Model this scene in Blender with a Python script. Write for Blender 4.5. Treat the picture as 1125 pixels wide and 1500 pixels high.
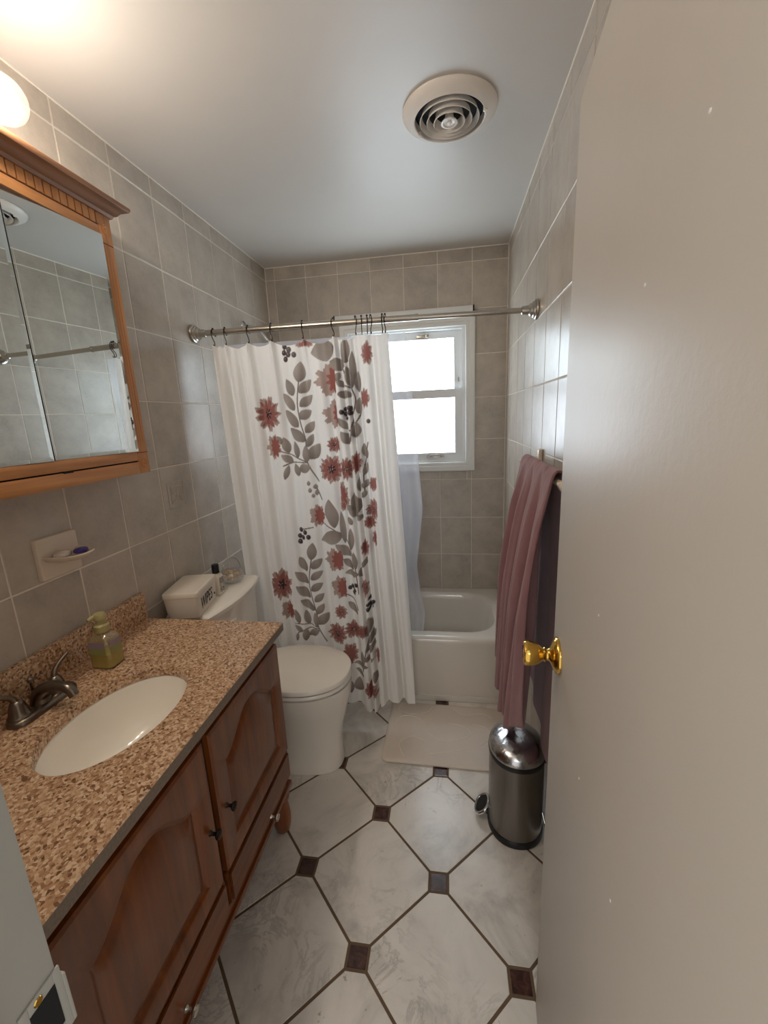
import bpy, bmesh, math, random
import numpy as np
from mathutils import Vector, Matrix
for _o in list(bpy.data.objects): bpy.data.objects.remove(_o)
SC = bpy.context.scene
PI = math.pi
W, D, H = 1.471, 2.747, 2.484          # room width, back wall, ceiling
YF, YH = 0.201, 0.075                   # inner and outer face of the doorway wall

# ---------------------------------------------------------------- camera
cam = bpy.data.cameras.new('camera'); cam.sensor_fit = 'HORIZONTAL'; cam.sensor_width = 36.0
cam.lens = 615.91/1125*36; cam.clip_start = 0.01
camo = bpy.data.objects.new('camera', cam); SC.collection.objects.link(camo)
_r = Vector((0.98832, 0.14619, -0.04313)); _u = Vector((0.00954, 0.22313, 0.97474)); _f = Vector((-0.15212, 0.96376, -0.21913))
camo.matrix_world = Matrix(((_r.x,_u.x,-_f.x,1.1174),(_r.y,_u.y,-_f.y,0.0),(_r.z,_u.z,-_f.z,1.5497),(0,0,0,1)))
SC.camera = camo
# ---------------------------------------------------------------- light and exposure
SC.view_settings.view_transform = 'Standard'; SC.view_settings.look = 'None'
SC.view_settings.gamma = 1.0; SC.view_settings.use_curve_mapping = False
SC.view_settings.exposure = 1.30
WORLD = (1.0, 0.97, 0.93); WORLD_S = 0.45
BULB_S = 88.0; PANE_S = 3.3; HALL_W = 12.0
wd = bpy.data.worlds.new('daylight'); SC.world = wd; wd.use_nodes = True
wd.node_tree.nodes['Background'].inputs[0].default_value = (*WORLD, 1); wd.node_tree.nodes['Background'].inputs[1].default_value = WORLD_S
SC.cycles.max_bounces = 10; SC.cycles.diffuse_bounces = 6; SC.cycles.transparent_max_bounces = 16
SC.cycles.sample_clamp_indirect = 4.0; SC.cycles.caustics_reflective = False; SC.cycles.caustics_refractive = False
hl = bpy.data.lights.new('hall_fill_light', 'AREA'); hl.energy = HALL_W; hl.size = 0.7; hl.color = (1.0, 0.96, 0.90)  # added fill light behind the camera, not a known hall lamp
hlo = bpy.data.objects.new('hall_fill_light', hl); SC.collection.objects.link(hlo); hlo.location = (1.05, -2.2, 2.40)

# ---------------------------------------------------------------- materials
def lin(c):
    if isinstance(c, (int, float)): c = (c, c, c)
    return tuple(((v/255+0.055)/1.055)**2.4 if v > 10 else v/255/12.92 for v in c)
class NT:
    def __init__(s, name):
        s.m = bpy.data.materials.new(name); s.m.use_nodes = True
        s.t = s.m.node_tree; s.n = s.t.nodes; s.l = s.t.links
        s.b = s.n['Principled BSDF']; s.out = s.n['Material Output']
    def new(s, kind, **kw):
        nd = s.n.new(kind)
        for k, v in kw.items():
            if k.startswith('i_'):
                key = k[2:]; key = int(key) if key.isdigit() else key.replace('_', ' ')
                nd.inputs[key].default_value = v
            else: setattr(nd, k, v)
        return nd
    def link(s, a, b): s.l.new(a, b)
    def coords(s, scale=(1,1,1), rand=0.0):
        tc = s.new('ShaderNodeTexCoord'); mp = s.new('ShaderNodeMapping'); mp.inputs['Scale'].default_value = scale
        if rand:
            oi = s.new('ShaderNodeObjectInfo'); mu = s.new('ShaderNodeVectorMath', operation='SCALE')
            cb = s.new('ShaderNodeCombineXYZ')
            s.link(oi.outputs['Random'], cb.inputs[0]); s.link(oi.outputs['Random'], cb.inputs[1]); s.link(oi.outputs['Random'], cb.inputs[2])
            s.link(cb.outputs[0], mu.inputs[0]); mu.inputs['Scale'].default_value = rand
            ad = s.new('ShaderNodeVectorMath', operation='ADD')
            s.link(tc.outputs['Object'], ad.inputs[0]); s.link(mu.outputs[0], ad.inputs[1]); s.link(ad.outputs[0], mp.inputs[0])
        else: s.link(tc.outputs['Object'], mp.inputs[0])
        return mp.outputs[0]
    def noise(s, vec, scale, detail=4.0, rough=0.55, dist=0.0):
        n = s.new('ShaderNodeTexNoise'); s.link(vec, n.inputs['Vector'])
        n.inputs['Scale'].default_value = scale; n.inputs['Detail'].default_value = detail
        n.inputs['Roughness'].default_value = rough; n.inputs['Distortion'].default_value = dist
        return n.outputs['Fac']
    def ramp(s, fac, stops):
        r = s.new('ShaderNodeValToRGB'); s.link(fac, r.inputs[0]); e = r.color_ramp.elements
        while len(e) < len(stops): e.new(0.5)
        for el, (p, c) in zip(e, stops): el.position = p; el.color = (*lin(c), 1)
        return r.outputs[0]
    def mix(s, fac, a, b, mode='MIX'):
        m = s.new('ShaderNodeMix', data_type='RGBA', blend_type=mode)
        for sock, v in ((m.inputs['Factor'], fac), (m.inputs['A'], a), (m.inputs['B'], b)):
            if isinstance(v, (int, float)): sock.default_value = v
            elif isinstance(v, tuple): sock.default_value = (*v, 1)
            else: s.link(v, sock)
        return m.outputs['Result']
    def color(s, c):
        if isinstance(c, tuple): s.b.inputs['Base Color'].default_value = (*c, 1)
        else: s.link(c, s.b.inputs['Base Color'])
    def bump(s, h, strength=0.2, dist=0.002):
        b = s.new('ShaderNodeBump'); b.inputs['Strength'].default_value = strength; b.inputs['Distance'].default_value = dist
        s.link(h, b.inputs['Height']); s.link(b.outputs[0], s.b.inputs['Normal']); return b
    def p(s, **kw):
        for k, v in kw.items(): s.b.inputs[k.replace('_', ' ')].default_value = v
        return s
def plain(name, c, rough=0.5, metal=0.0, spec=0.5, coat=0.0, nscale=40, namt=0.06, bump=0.0, sheen=0.0):
    t = NT(name); v = t.coords(); f = t.noise(v, nscale, 3)
    a = lin(c); lo = tuple(x*(1-namt) for x in a); hi = tuple(min(1, x*(1+namt)) for x in a)
    t.color(t.mix(f, lo, hi)); t.p(Roughness=rough, Metallic=metal, Specular_IOR_Level=spec, Coat_Weight=coat, Sheen_Weight=sheen)
    if bump: t.bump(f, bump, 0.002)
    return t.m
MAT = {}
# wall tile: mottled beige-grey ceramic, slight tone change from tile to tile
t = NT('wall_tile'); v = t.coords(rand=13.0)
n1 = t.noise(v, 9, 6, 0.6); n2 = t.noise(v, 90, 3, 0.6)
c = t.ramp(n1, [(0.30, (166,156,144)), (0.55, (186,176,163)), (0.75, (200,190,177))])
c = t.mix(t.ramp(n2, [(0.35, 0), (0.75, 255)]), c, lin((204,195,183)))
c = t.mix(0.75, c, t.ramp(n1, [(0.30, (168,158,146)), (0.55, (186,176,163)), (0.75, (198,188,175))]))
oi = t.new('ShaderNodeObjectInfo')
c = t.mix(1.0, c, t.ramp(oi.outputs['Random'], [(0.0, 242), (1.0, 255)]), 'MULTIPLY')
t.color(c); t.p(Roughness=0.30, Specular_IOR_Level=0.45); t.bump(n1, 0.12, 0.004); MAT['wall_tile'] = t.m
MAT['grout'] = plain('grout', (222,213,200), 0.9, nscale=60, namt=0.08, bump=0.1)
# floor marble
t = NT('marble'); v = t.coords(rand=31.0)
d = t.noise(v, 3.2, 8, 0.62, 1.2); vn = t.noise(v, 5.0, 10, 0.68, 2.2)
base = t.ramp(d, [(0.25, (176,171,163)), (0.5, (222,216,207)), (0.75, (236,231,223))])
ve = t.ramp(vn, [(0.455, 255), (0.49, (120,116,112)), (0.50, (112,108,104)), (0.53, 255)])
msk = t.ramp(t.noise(v, 2.4, 3), [(0.48, 0), (0.62, 150)])
c = t.mix(msk, base, t.mix(1.0, base, ve, 'MULTIPLY'))
sp = t.ramp(t.noise(v, 34, 4, 0.7), [(0.66, 255), (0.74, (120,112,104))])
c = t.mix(0.55, c, t.mix(1.0, c, sp, 'MULTIPLY'))
t.color(c); t.p(Roughness=0.26, Specular_IOR_Level=0.5); t.bump(d, 0.05, 0.004); MAT['marble'] = t.m
t = NT('dark_marble'); v = t.coords(rand=17.0); n = t.noise(v, 45, 6, 0.65, 0.6)
t.color(t.ramp(n, [(0.3, (46,28,24)), (0.5, (70,44,38)), (0.66, (92,62,54)), (0.8, (120,94,86))])); t.p(Roughness=0.22); MAT['dark_marble'] = t.m
MAT['floor_grout'] = plain('floor_grout', (104,84,64), 0.9, nscale=70, namt=0.12)
t = NT('ceiling_paint'); v = t.coords(); n = t.noise(v, 3, 4); n2 = t.noise(v, 60, 3)
t.color(t.mix(n, lin((204,200,194)), lin((212,208,202)))); t.p(Roughness=0.42, Specular_IOR_Level=0.5); t.bump(n2, 0.05, 0.002); MAT['ceiling'] = t.m
t = NT('door_paint'); v = t.coords(); n = t.noise(v, 55, 5, 0.6); n2 = t.noise(v, 2.5, 3)
t.color(t.mix(n2, lin((184,176,165)), lin((192,184,173)))); t.p(Roughness=0.44, Specular_IOR_Level=0.45); t.bump(n, 0.22, 0.0022); MAT['door'] = t.m
MAT['white_trim'] = plain('white_trim', (226,226,222), 0.35, nscale=8, namt=0.03)
MAT['jamb'] = plain('jamb_paint', (160,158,150), 0.45, nscale=9, namt=0.08, bump=0.12)
MAT['vinyl'] = plain('window_vinyl', (232,234,234), 0.32, nscale=8, namt=0.02)
MAT['caulk'] = plain('caulk', (234,227,215), 0.6, nscale=30, namt=0.05)
# wood
def wood(name, dark, mid, light, axis, rough=0.32):
    t = NT(name); sc = [14, 14, 14]; sc[axis] = 1.1
    v = t.coords(scale=tuple(sc), rand=3.0)
    n = t.noise(v, 2.2, 6, 0.6, 0.5); n2 = t.noise(v, 14, 3, 0.6)
    c = t.ramp(n, [(0.3, dark), (0.52, mid), (0.72, light)])
    c = t.mix(t.ramp(n2, [(0.5, 0), (0.8, 90)]), c, lin(dark))
    t.color(c); t.p(Roughness=rough, Coat_Weight=0.25, Coat_Roughness=0.25); t.bump(n2, 0.05, 0.001)
    return t.m
MAT['oak_z'] = wood('honey_oak_upright', (88,44,12), (114,58,17), (130,72,25), 2)
MAT['oak_y'] = wood('honey_oak_lengthwise', (88,44,12), (114,58,17), (130,72,25), 1)
MAT['cab_z'] = wood('light_oak_upright', (160,104,56), (186,126,72), (200,142,86), 2, 0.4)
MAT['cab_y'] = wood('light_oak_lengthwise', (160,104,56), (186,126,72), (200,142,86), 1, 0.4)
MAT['shaded_oak'] = wood('shaded_cornice_oak', (124,84,56), (144,100,68), (158,114,80), 1, 0.45)  # darker copy of the light oak, cornice shade put into its colour
MAT['groove'] = plain('groove_brown', (70,40,20), 0.7)
# granite
t = NT('granite'); v = t.coords()
vo = t.new('ShaderNodeTexVoronoi'); t.link(v, vo.inputs['Vector']); vo.inputs['Scale'].default_value = 190
se = t.new('ShaderNodeSeparateColor'); t.link(vo.outputs['Color'], se.inputs[0])
n = t.noise(v, 160, 4, 0.65); n3 = t.noise(v, 7, 3)
c = t.ramp(se.outputs[0], [(0.0, (106,74,52)), (0.12, (150,113,84)), (0.4, (182,143,109)), (0.7, (200,165,131)), (0.93, (218,190,160))])
c = t.mix(t.ramp(n, [(0.30, 255), (0.40, 0)]), c, lin((88,60,44)))
c = t.mix(t.ramp(n3, [(0.4, 0), (0.7, 90)]), c, lin((156,112,84)))
t.color(c); t.p(Roughness=0.22, Specular_IOR_Level=0.5); MAT['granite'] = t.m
MAT['granite_edge'] = plain('granite_cut_edge', (128,112,98), 0.5, nscale=180, namt=0.35)
MAT['porcelain'] = plain('porcelain', (244,239,229), 0.12, coat=0.4, nscale=5, namt=0.015)
MAT['tub'] = plain('tub_enamel', (214,208,198), 0.18, coat=0.3, nscale=5, namt=0.02)
MAT['cream'] = plain('cream_ceramic', (216,202,184), 0.25, nscale=9, namt=0.03)
MAT['nickel'] = plain('brushed_nickel', (190,184,174), 0.26, metal=1, nscale=90, namt=0.05)
MAT['bronze'] = plain('aged_bronze', (124,112,100), 0.3, metal=1, nscale=60, namt=0.12)
MAT['dark_metal'] = plain('dark_metal', (60,52,46), 0.35, metal=1)
MAT['chrome'] = plain('chrome', (220,222,226), 0.08, metal=1, namt=0.01)
MAT['brass'] = plain('brass', (214,172,84), 0.14, metal=1, namt=0.03)
MAT['black'] = plain('black_plastic', (16,16,17), 0.35)
MAT['shade_black'] = plain('painted_shade_black', (10,9,8), 0.9)  # near-black colour standing in for the shade inside gaps and holes
MAT['vent'] = plain('vent_enamel', (232,226,219), 0.4, nscale=12, namt=0.04)
t = NT('steel'); v = t.coords(scale=(60,60,1)); n = t.noise(v, 9, 4)
t.color(t.mix(n, lin((118,113,108)), lin((140,135,130)))); t.p(Roughness=0.30, Metallic=1.0); MAT['steel'] = t.m
t = NT('dented_steel'); v = t.coords(); n = t.noise(v, 26, 2, 0.5, 0.8)
t.color(t.mix(n, lin((188,188,190)), lin((206,206,208)))); t.p(Roughness=0.22, Metallic=1.0); t.bump(n, 0.45, 0.006); MAT['lid_steel'] = t.m
t = NT('mirror'); v = t.coords(); n = t.noise(v, 2, 2)
t.color(t.mix(n, lin((226,232,232)), lin((230,236,236)))); t.p(Roughness=0.012, Metallic=1.0); MAT['mirror'] = t.m
t = NT('towel'); v = t.coords(); n = t.noise(v, 420, 3, 0.7); n2 = t.noise(v, 14, 3)
t.color(t.mix(n2, lin((140,98,100)), lin((158,115,116)))); t.p(Roughness=0.95, Specular_IOR_Level=0.1, Sheen_Weight=0.35); t.bump(n, 0.7, 0.004); MAT['towel'] = t.m
t = NT('bath_mat'); v = t.coords(); n = t.noise(v, 300, 3, 0.7); n2 = t.noise(v, 6, 3)
t.color(t.mix(n2, lin((206,194,182)), lin((220,209,197)))); t.p(Roughness=0.95, Specular_IOR_Level=0.1); t.bump(n, 0.4, 0.003); MAT['mat'] = t.m
MAT['mat_line'] = plain('mat_stitch', (228,216,202), 0.95)
# translucent fabrics / films
def film(name, col, transl, transp, rough=0.6, attr=None, gloss=0.08, bump=None):
    t = NT(name); v = t.coords()
    if attr:
        a = t.new('ShaderNodeAttribute', attribute_name=attr); csock = a.outputs['Color']
    else: csock = t.mix(t.noise(v, 30, 3), tuple(x*0.97 for x in lin(col)), lin(col))
    df = t.new('ShaderNodeBsdfDiffuse'); tr = t.new('ShaderNodeBsdfTranslucent'); gl = t.new('ShaderNodeBsdfGlossy')
    gl.inputs['Roughness'].default_value = rough; tp = t.new('ShaderNodeBsdfTransparent')
    t.link(csock, df.inputs[0]); t.link(csock, tr.inputs[0])
    if bump:
        b = t.new('ShaderNodeBump'); b.inputs['Strength'].default_value = 0.15; b.inputs['Distance'].default_value = 0.001
        t.link(t.noise(v, bump, 3), b.inputs['Height']); t.link(b.outputs[0], df.inputs['Normal']); t.link(b.outputs[0], gl.inputs['Normal'])
    def mx(f, a, b):
        m = t.new('ShaderNodeMixShader'); m.inputs[0].default_value = f; t.link(a, m.inputs[1]); t.link(b, m.inputs[2]); return m.outputs[0]
    s = mx(transl, df.outputs[0], tr.outputs[0]); s = mx(gloss, s, gl.outputs[0])
    if transp: s = mx(transp, s, tp.outputs[0])
    t.n.remove(t.b); t.link(s, t.out.inputs['Surface']); return t.m
MAT['curtain'] = film('curtain_cloth', 0, 0.42, 0, 0.45, attr='print', gloss=0.05, bump=500)
MAT['liner'] = film('liner_film', (226,230,242), 0.5, 0.62, 0.25, gloss=0.10)
MAT['clear'] = film('clear_glass', (225,225,225), 0.3, 0.80, 0.03, gloss=0.5)
MAT['rim_glass'] = film('thick_glass', (190,188,182), 0.3, 0.35, 0.05, gloss=0.4)
MAT['soap_plastic'] = film('clear_soap_plastic', (196,178,128), 0.4, 0.55, 0.1, gloss=0.25)
MAT['globe'] = film('lamp_globe_glass', (255,246,232), 0.6, 0.93, 0.05, gloss=0.8)
def glow(name, col, s):
    t = NT(name); t.p(Roughness=0.1); t.color(tuple(0.7*x for x in col))
    t.b.inputs['Emission Color'].default_value = (*col, 1); t.b.inputs['Emission Strength'].default_value = s
    return t
MAT['bulb'] = glow('bulb_glow', (1.0, 0.90, 0.78), BULB_S).m
def pane_mat(name, col):
    t = glow(name, col, PANE_S); v = t.coords()
    vo = t.new('ShaderNodeTexVoronoi'); t.link(v, vo.inputs['Vector']); vo.inputs['Scale'].default_value = 95
    n = t.noise(v, 60, 4, 0.6); t.bump(n, 0.6, 0.004)
    t.link(t.mix(t.ramp(n, [(0.38, 0), (0.62, 255)]), tuple(x*0.93 for x in col), col), t.b.inputs['Emission Color'])
    return t.m
MAT['pane_up'] = pane_mat('obscure_glass_upper', (0.78, 0.91, 1.0)); MAT['pane_low'] = pane_mat('obscure_glass_lower', (0.80, 0.90, 1.0))
MAT['soap_liquid'] = plain('soap_liquid', (176,160,44), 0.2, nscale=30, namt=0.15)
MAT['pump'] = plain('pump_plastic', (166,154,104), 0.35)
MAT['label_mauve'] = plain('mauve_label', (146,128,136), 0.4)
MAT['label_green'] = plain('green_label', (138,140,84), 0.4)
MAT['white_plastic'] = plain('white_plastic', (226,216,202), 0.4, nscale=9, namt=0.02)
MAT['ink'] = plain('black_ink', (40,38,38), 0.6)
MAT['purple'] = plain('purple_soap', (74,58,140), 0.4)
MAT['cream_soap'] = plain('cream_soap', (226,216,204), 0.45)
MAT['petal_mix'] = plain('dried_petals', (206,180,146), 0.9, nscale=50, namt=0.25)
MAT['reddish_wood'] = wood('bun_foot_oak', (110,56,26), (132,70,32), (150,84,40), 2)

# ---------------------------------------------------------------- helpers
def bm_new(): return bmesh.new()
def finish(name, bm, mat, parent=None, smooth=True, loc=None):
    me = bpy.data.meshes.new(name)
    bmesh.ops.recalc_face_normals(bm, faces=bm.faces)
    bm.to_mesh(me); bm.free()
    if smooth:
        me.shade_smooth(); me.set_sharp_from_angle(angle=math.radians(38))
    if mat: me.materials.append(MAT[mat] if isinstance(mat, str) else mat)
    return link(name, me, parent, loc)
def link(name, me, parent=None, loc=None):
    o = bpy.data.objects.new(name, me); SC.collection.objects.link(o)
    if loc: o.location = loc
    if parent:
        o.parent = parent
        if loc is None and parent.data is None: o.matrix_parent_inverse = Matrix.Translation(-parent.location)   # geometry given in room metres
    return o
def thing(name, label, cat, loc=(0,0,0), group=None):
    o = bpy.data.objects.new(name, None); SC.collection.objects.link(o); o.location = loc; o.empty_display_size = 0.05
    return tag(o, label, cat, group)
def tag(o, label, cat, group=None):
    o['label'] = label; o['category'] = cat
    if group: o['group'] = group
    return o
def struct(name, bm, mat, parent=None):
    o = finish(name, bm, mat, parent)
    if not parent: o['kind'] = 'structure'
    return o
def box(bm, x0, x1, y0, y1, z0, z1, bev=0.0, seg=2):
    r = bmesh.ops.create_cube(bm, size=1.0); vs = r['verts']
    for v in vs: v.co = Vector(((x0+x1)/2 + v.co.x*(x1-x0), (y0+y1)/2 + v.co.y*(y1-y0), (z0+z1)/2 + v.co.z*(z1-z0)))
    if bev:
        es = list({e for v in vs for e in v.link_edges})
        bmesh.ops.bevel(bm, geom=es, offset=bev, segments=seg, profile=0.6, affect='EDGES')
    return bm
def bx(name, x0, x1, y0, y1, z0, z1, mat, parent=None, bev=0.0, seg=2):
    return finish(name, box(bm_new(), x0, x1, y0, y1, z0, z1, bev, seg), mat, parent)
def loft(bm, loops, cap0=True, cap1=True, closed=True):
    rows = [[bm.verts.new(p) for p in lp] for lp in loops]; n = len(rows[0])
    for a, b in zip(rows, rows[1:]):
        for i in range(n if closed else n-1):
            j = (i+1) % n; bm.faces.new((a[i], a[j], b[j], b[i]))
    if cap0: bm.faces.new(rows[0][::-1])
    if cap1: bm.faces.new(rows[-1])
    return bm
def frame_for(ax):
    ax = Vector(ax).normalized(); h = Vector((0,0,1)) if abs(ax.z) < 0.9 else Vector((1,0,0))
    a = ax.cross(h).normalized(); return a, ax.cross(a), ax
def lathe(bm, org, axis, prof, n=32, closed=False, cap=(True, True)):
    a, b, c = frame_for(axis); o = Vector(org)
    loops = [[o + c*h + (a*math.cos(2*PI*i/n) + b*math.sin(2*PI*i/n))*max(r, 1e-5) for i in range(n)] for r, h in prof]
    if closed: loops.append(loops[0]); return loft_ring(bm, loops)
    return loft(bm, loops, *cap)
def loft_ring(bm, loops):
    rows = [[bm.verts.new(p) for p in lp] for lp in loops[:-1]]; n = len(rows[0]); m = len(rows)
    for k in range(m):
        a, b = rows[k], rows[(k+1) % m]
        for i in range(n):
            j = (i+1) % n; bm.faces.new((a[i], a[j], b[j], b[i]))
    return bm
def tube(bm, pts, r, n=8):
    P = [Vector(p) for p in pts]; R = r if isinstance(r, (list, tuple)) else [r]*len(P)
    loops = []; T0 = (P[1]-P[0]).normalized(); a, b, _ = frame_for(T0)
    for k, p in enumerate(P):
        T = ((P[min(k+1, len(P)-1)] - P[max(k-1, 0)])).normalized()
        a = (a - T*a.dot(T)).normalized(); b = T.cross(a)
        loops.append([p + (a*math.cos(2*PI*i/n) + b*math.sin(2*PI*i/n))*R[k] for i in range(n)])
    return loft(bm, loops)
def smooth_path(pts, k=6):
    P = [Vector(p) for p in pts]; out = []
    for i in range(len(P)-1):
        p0, p1, p2, p3 = P[max(i-1,0)], P[i], P[i+1], P[min(i+2,len(P)-1)]
        for s in range(k):
            u = s/k
            out.append(0.5*((2*p1) + (p2-p0)*u + (2*p0-5*p1+4*p2-p3)*u*u + (3*p1-p0-3*p2+p3)*u**3))
    return out + [P[-1]]
def rrect(cx, cy, hx, hy, r, z, k=8):
    out = []; r = min(r, hx, hy)
    for q, (sx, sy) in enumerate(((1,1),(-1,1),(-1,-1),(1,-1))):
        for i in range(k+1):
            a = q*PI/2 + i/k*PI/2
            out.append((cx + sx*(hx-r) + r*math.cos(a), cy + sy*(hy-r) + r*math.sin(a), z))
    return out
def sell(cx, cy, rx, ry, z, n=40, e=2.0, back=1.0):
    out = []
    for i in range(n):
        a = 2*PI*i/n; c, s = math.cos(a), math.sin(a); rr = rx*(back if c < 0 else 1)
        out.append((cx + rr*math.copysign(abs(c)**(2/e), c), cy + ry*math.copysign(abs(s)**(2/e), s), z))
    return out
def prism(bm, poly, axis, lo, hi):
    def P(u, v, w): return {0: (w, u, v), 1: (u, w, v), 2: (u, v, w)}[axis]
    return loft(bm, [[P(u, v, lo) for u, v in poly], [P(u, v, hi) for u, v in poly]])
# ---------------------------------------------------------------- structure: floor
fl = struct('floor', box(bm_new(), 0, W, YH-0.02, D, -0.12, -0.0015), 'floor_grout')
def clip(poly, x0, x1, y0, y1):
    for ax, s, lim in ((0,1,x0),(0,-1,x1),(1,1,y0),(1,-1,y1)):
        out = []
        for i in range(len(poly)):
            p, q = poly[i-1], poly[i]; dp, dq = (p[ax]-lim)*s, (q[ax]-lim)*s
            if (dp < 0) != (dq < 0):
                u = dp/(dp-dq); out.append((p[0]+(q[0]-p[0])*u, p[1]+(q[1]-p[1])*u))
            if dq >= 0: out.append(q)
        poly = out
        if len(poly) < 3: return []
    return poly
_slabs = {}
def slab(name, poly, mat, parent):
    cx = sum(p[0] for p in poly)/len(poly); cy = sum(p[1] for p in poly)/len(poly)
    key = (mat,) + tuple((round(p[0]-cx, 4), round(p[1]-cy, 4)) for p in poly)
    if key not in _slabs:
        bm = bm_new(); L = [(p[0]-cx, p[1]-cy) for p in poly]
        def sc(z, d): return [(x*(1-d/max(0.01, math.hypot(x, y))), y*(1-d/max(0.01, math.hypot(x, y))), z) for x, y in L]
        loft(bm, [sc(-0.01, 0), sc(-0.0012, 0), sc(0, 0.0014)], cap0=False)
        me = bpy.data.meshes.new(name); bmesh.ops.recalc_face_normals(bm, faces=bm.faces); bm.to_mesh(me); bm.free()
        me.materials.append(MAT[mat]); _slabs[key] = me
    return link(name, _slabs[key], parent, (cx, cy, 0))
TP, TX, TY, INS, G = 0.4653, 0.839, 1.3579, 0.0268, 0.0042
hd = TP/2 - G*1.4142; lim = TP/2 - INS - 2*G
octo = [(lim, hd-lim), (hd-lim, lim), (-(hd-lim), lim), (-lim, hd-lim), (-lim, -(hd-lim)), (-(hd-lim), -lim), (hd-lim, -lim), (lim, -(hd-lim))]
FX0, FX1, FY0, FY1 = 0.004, W-0.004, YF+0.003, 2.066
for i in range(-4, 5):
    for j in range(-4, 4):
        for ox, oy in ((0.5, 0), (0, 0.5)):
            cx, cy = TX+(i+ox)*TP, TY+(j+oy)*TP
            pl = clip([(cx+x, cy+y) for x, y in octo], FX0, FX1, FY0, FY1)
            if pl: slab('marble_tile', pl, 'marble', fl)
        for ox in (0, 0.5):
            cx, cy = TX+(i+ox)*TP, TY+(j+ox)*TP
            pl = clip([(cx+sx*INS, cy+sy*INS) for sx, sy in ((-1,-1),(1,-1),(1,1),(-1,1))], FX0, FX1, FY0, FY1)
            if pl: slab('inset_tile', pl, 'dark_marble', fl)
# ---------------------------------------------------------------- structure: walls with single tiles
ZR, RP = 1.9021, 0.2544               # a joint height and the row pitch
rows = sorted({0.0, H} | {round(ZR + k*RP, 4) for k in range(-8, 4) if 0.03 < ZR + k*RP < H-0.02})
_tm = {}
def tile_mesh(w, h):
    key = (round(w, 3), round(h, 3))
    if key not in _tm:
        bm = bm_new(); b = 0.0018
        loft(bm, [[(-w/2,-h/2,-0.006),(w/2,-h/2,-0.006),(w/2,h/2,-0.006),(-w/2,h/2,-0.006)],
                  [(-w/2,-h/2,-0.0014),(w/2,-h/2,-0.0014),(w/2,h/2,-0.0014),(-w/2,h/2,-0.0014)],
                  [(-w/2+b,-h/2+b,0),(w/2-b,-h/2+b,0),(w/2-b,h/2-b,0),(-w/2+b,h/2-b,0)]], cap0=False)
        me = bpy.data.meshes.new('tile'); bmesh.ops.recalc_face_normals(bm, faces=bm.faces); bm.to_mesh(me); bm.free()
        me.materials.append(MAT['wall_tile']); _tm[key] = me
    return _tm[key]
GW = 0.0019
RT = random.Random(4)
def tile(parent, M, u0, u1, v0, v1):
    if u1-u0 < 0.012 or v1-v0 < 0.012: return
    o = bpy.data.objects.new('tile', tile_mesh(u1-u0-2*GW, v1-v0-2*GW)); SC.collection.objects.link(o); o.parent = parent
    tilt = Matrix.Rotation(RT.uniform(-1, 1)*0.0035, 4, 'X') @ Matrix.Rotation(RT.uniform(-1, 1)*0.0035, 4, 'Y')
    o.matrix_world = M @ Matrix.Translation(((u0+u1)/2, (v0+v1)/2, 0)) @ tilt
    return o
def tiling(parent, M, cols, rws, hole=None):
    for u0, u1 in zip(cols, cols[1:]):
        for v0, v1 in zip(rws, rws[1:]):
            if hole and u1 > hole[0] and u0 < hole[1] and v1 > hole[2] and v0 < hole[3]:
                a, b, c, d = hole
                tile(parent, M, u0, min(u1, a), v0, v1); tile(parent, M, max(u0, b), u1, v0, v1)
                tile(parent, M, max(u0, a), min(u1, b), v0, c); tile(parent, M, max(u0, a), min(u1, b), d, v1)
            else: tile(parent, M, u0, u1, v0, v1)
ML = Matrix(((0,0,1,0),(1,0,0,0),(0,1,0,0),(0,0,0,1)))               # u=y, v=z, normal +x
MR = Matrix(((0,0,-1,W),(1,0,0,0),(0,1,0,0),(0,0,0,1)))              # normal -x
MB_ = Matrix(((1,0,0,0),(0,0,-1,D),(0,1,0,0),(0,0,0,1)))             # u=x, v=z, normal -y
ycols = sorted(y for y in [D - 0.21*k for k in range(0, 12)] if y > YF+0.02) ; ycols = [YF] + ycols
xcols = [0.0] + sorted(x for x in [W-0.004-0.2013*k for k in range(0, 8)] if x > 0.03)
xcols[-1] = W
WX0, WX1, WZ0, WZ1 = 0.50, 1.236, 1.245, 2.085                       # window opening
wl = struct('wall_left', box(bm_new(), -0.12, -0.0013, YH, D, 0, H), 'grout'); tiling(wl, ML, ycols, rows)
wr = struct('wall_right', box(bm_new(), W+0.0013, W+0.12, YH, D, 0, H), 'grout'); tiling(wr, MR, ycols, rows)
bm = bm_new(); yb0, yb1 = D+0.0013, D+0.14
box(bm, -0.12, WX0, yb0, yb1, 0, H); box(bm, WX1, W+0.12, yb0, yb1, 0, H); box(bm, WX0, WX1, yb0, yb1, 0, WZ0); box(bm, WX0, WX1, yb0, yb1, WZ1, H)
wb = struct('wall_back', bm, 'grout'); tiling(wb, MB_, xcols, rows, (WX0, WX1, WZ0, WZ1))
# embossed relief on one wall tile
bm = bm_new(); yc, zc = 1.573, 1.276
for k, s in enumerate((0.052, 0.034)):
    for a, b in (((-s,-s),(s,-s)), ((s,-s),(s,s)), ((s,s),(-s,s)), ((-s,s),(-s,-s))):
        tube(bm, [(0.0005, yc+a[0], zc+a[1]), (0.0005, yc+b[0], zc+b[1])], 0.0022, 6)
for q in range(4):
    a = q*PI/2 + PI/4
    tube(bm, smooth_path([(0.0005, yc+0.004*math.cos(a), zc+0.004*math.sin(a)), (0.001, yc+0.02*math.cos(a+0.5), zc+0.02*math.sin(a+0.5)), (0.0005, yc+0.042*math.cos(a), zc+0.042*math.sin(a))]), 0.0025, 6)
finish('embossed_relief', bm, 'wall_tile', wl)
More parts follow.
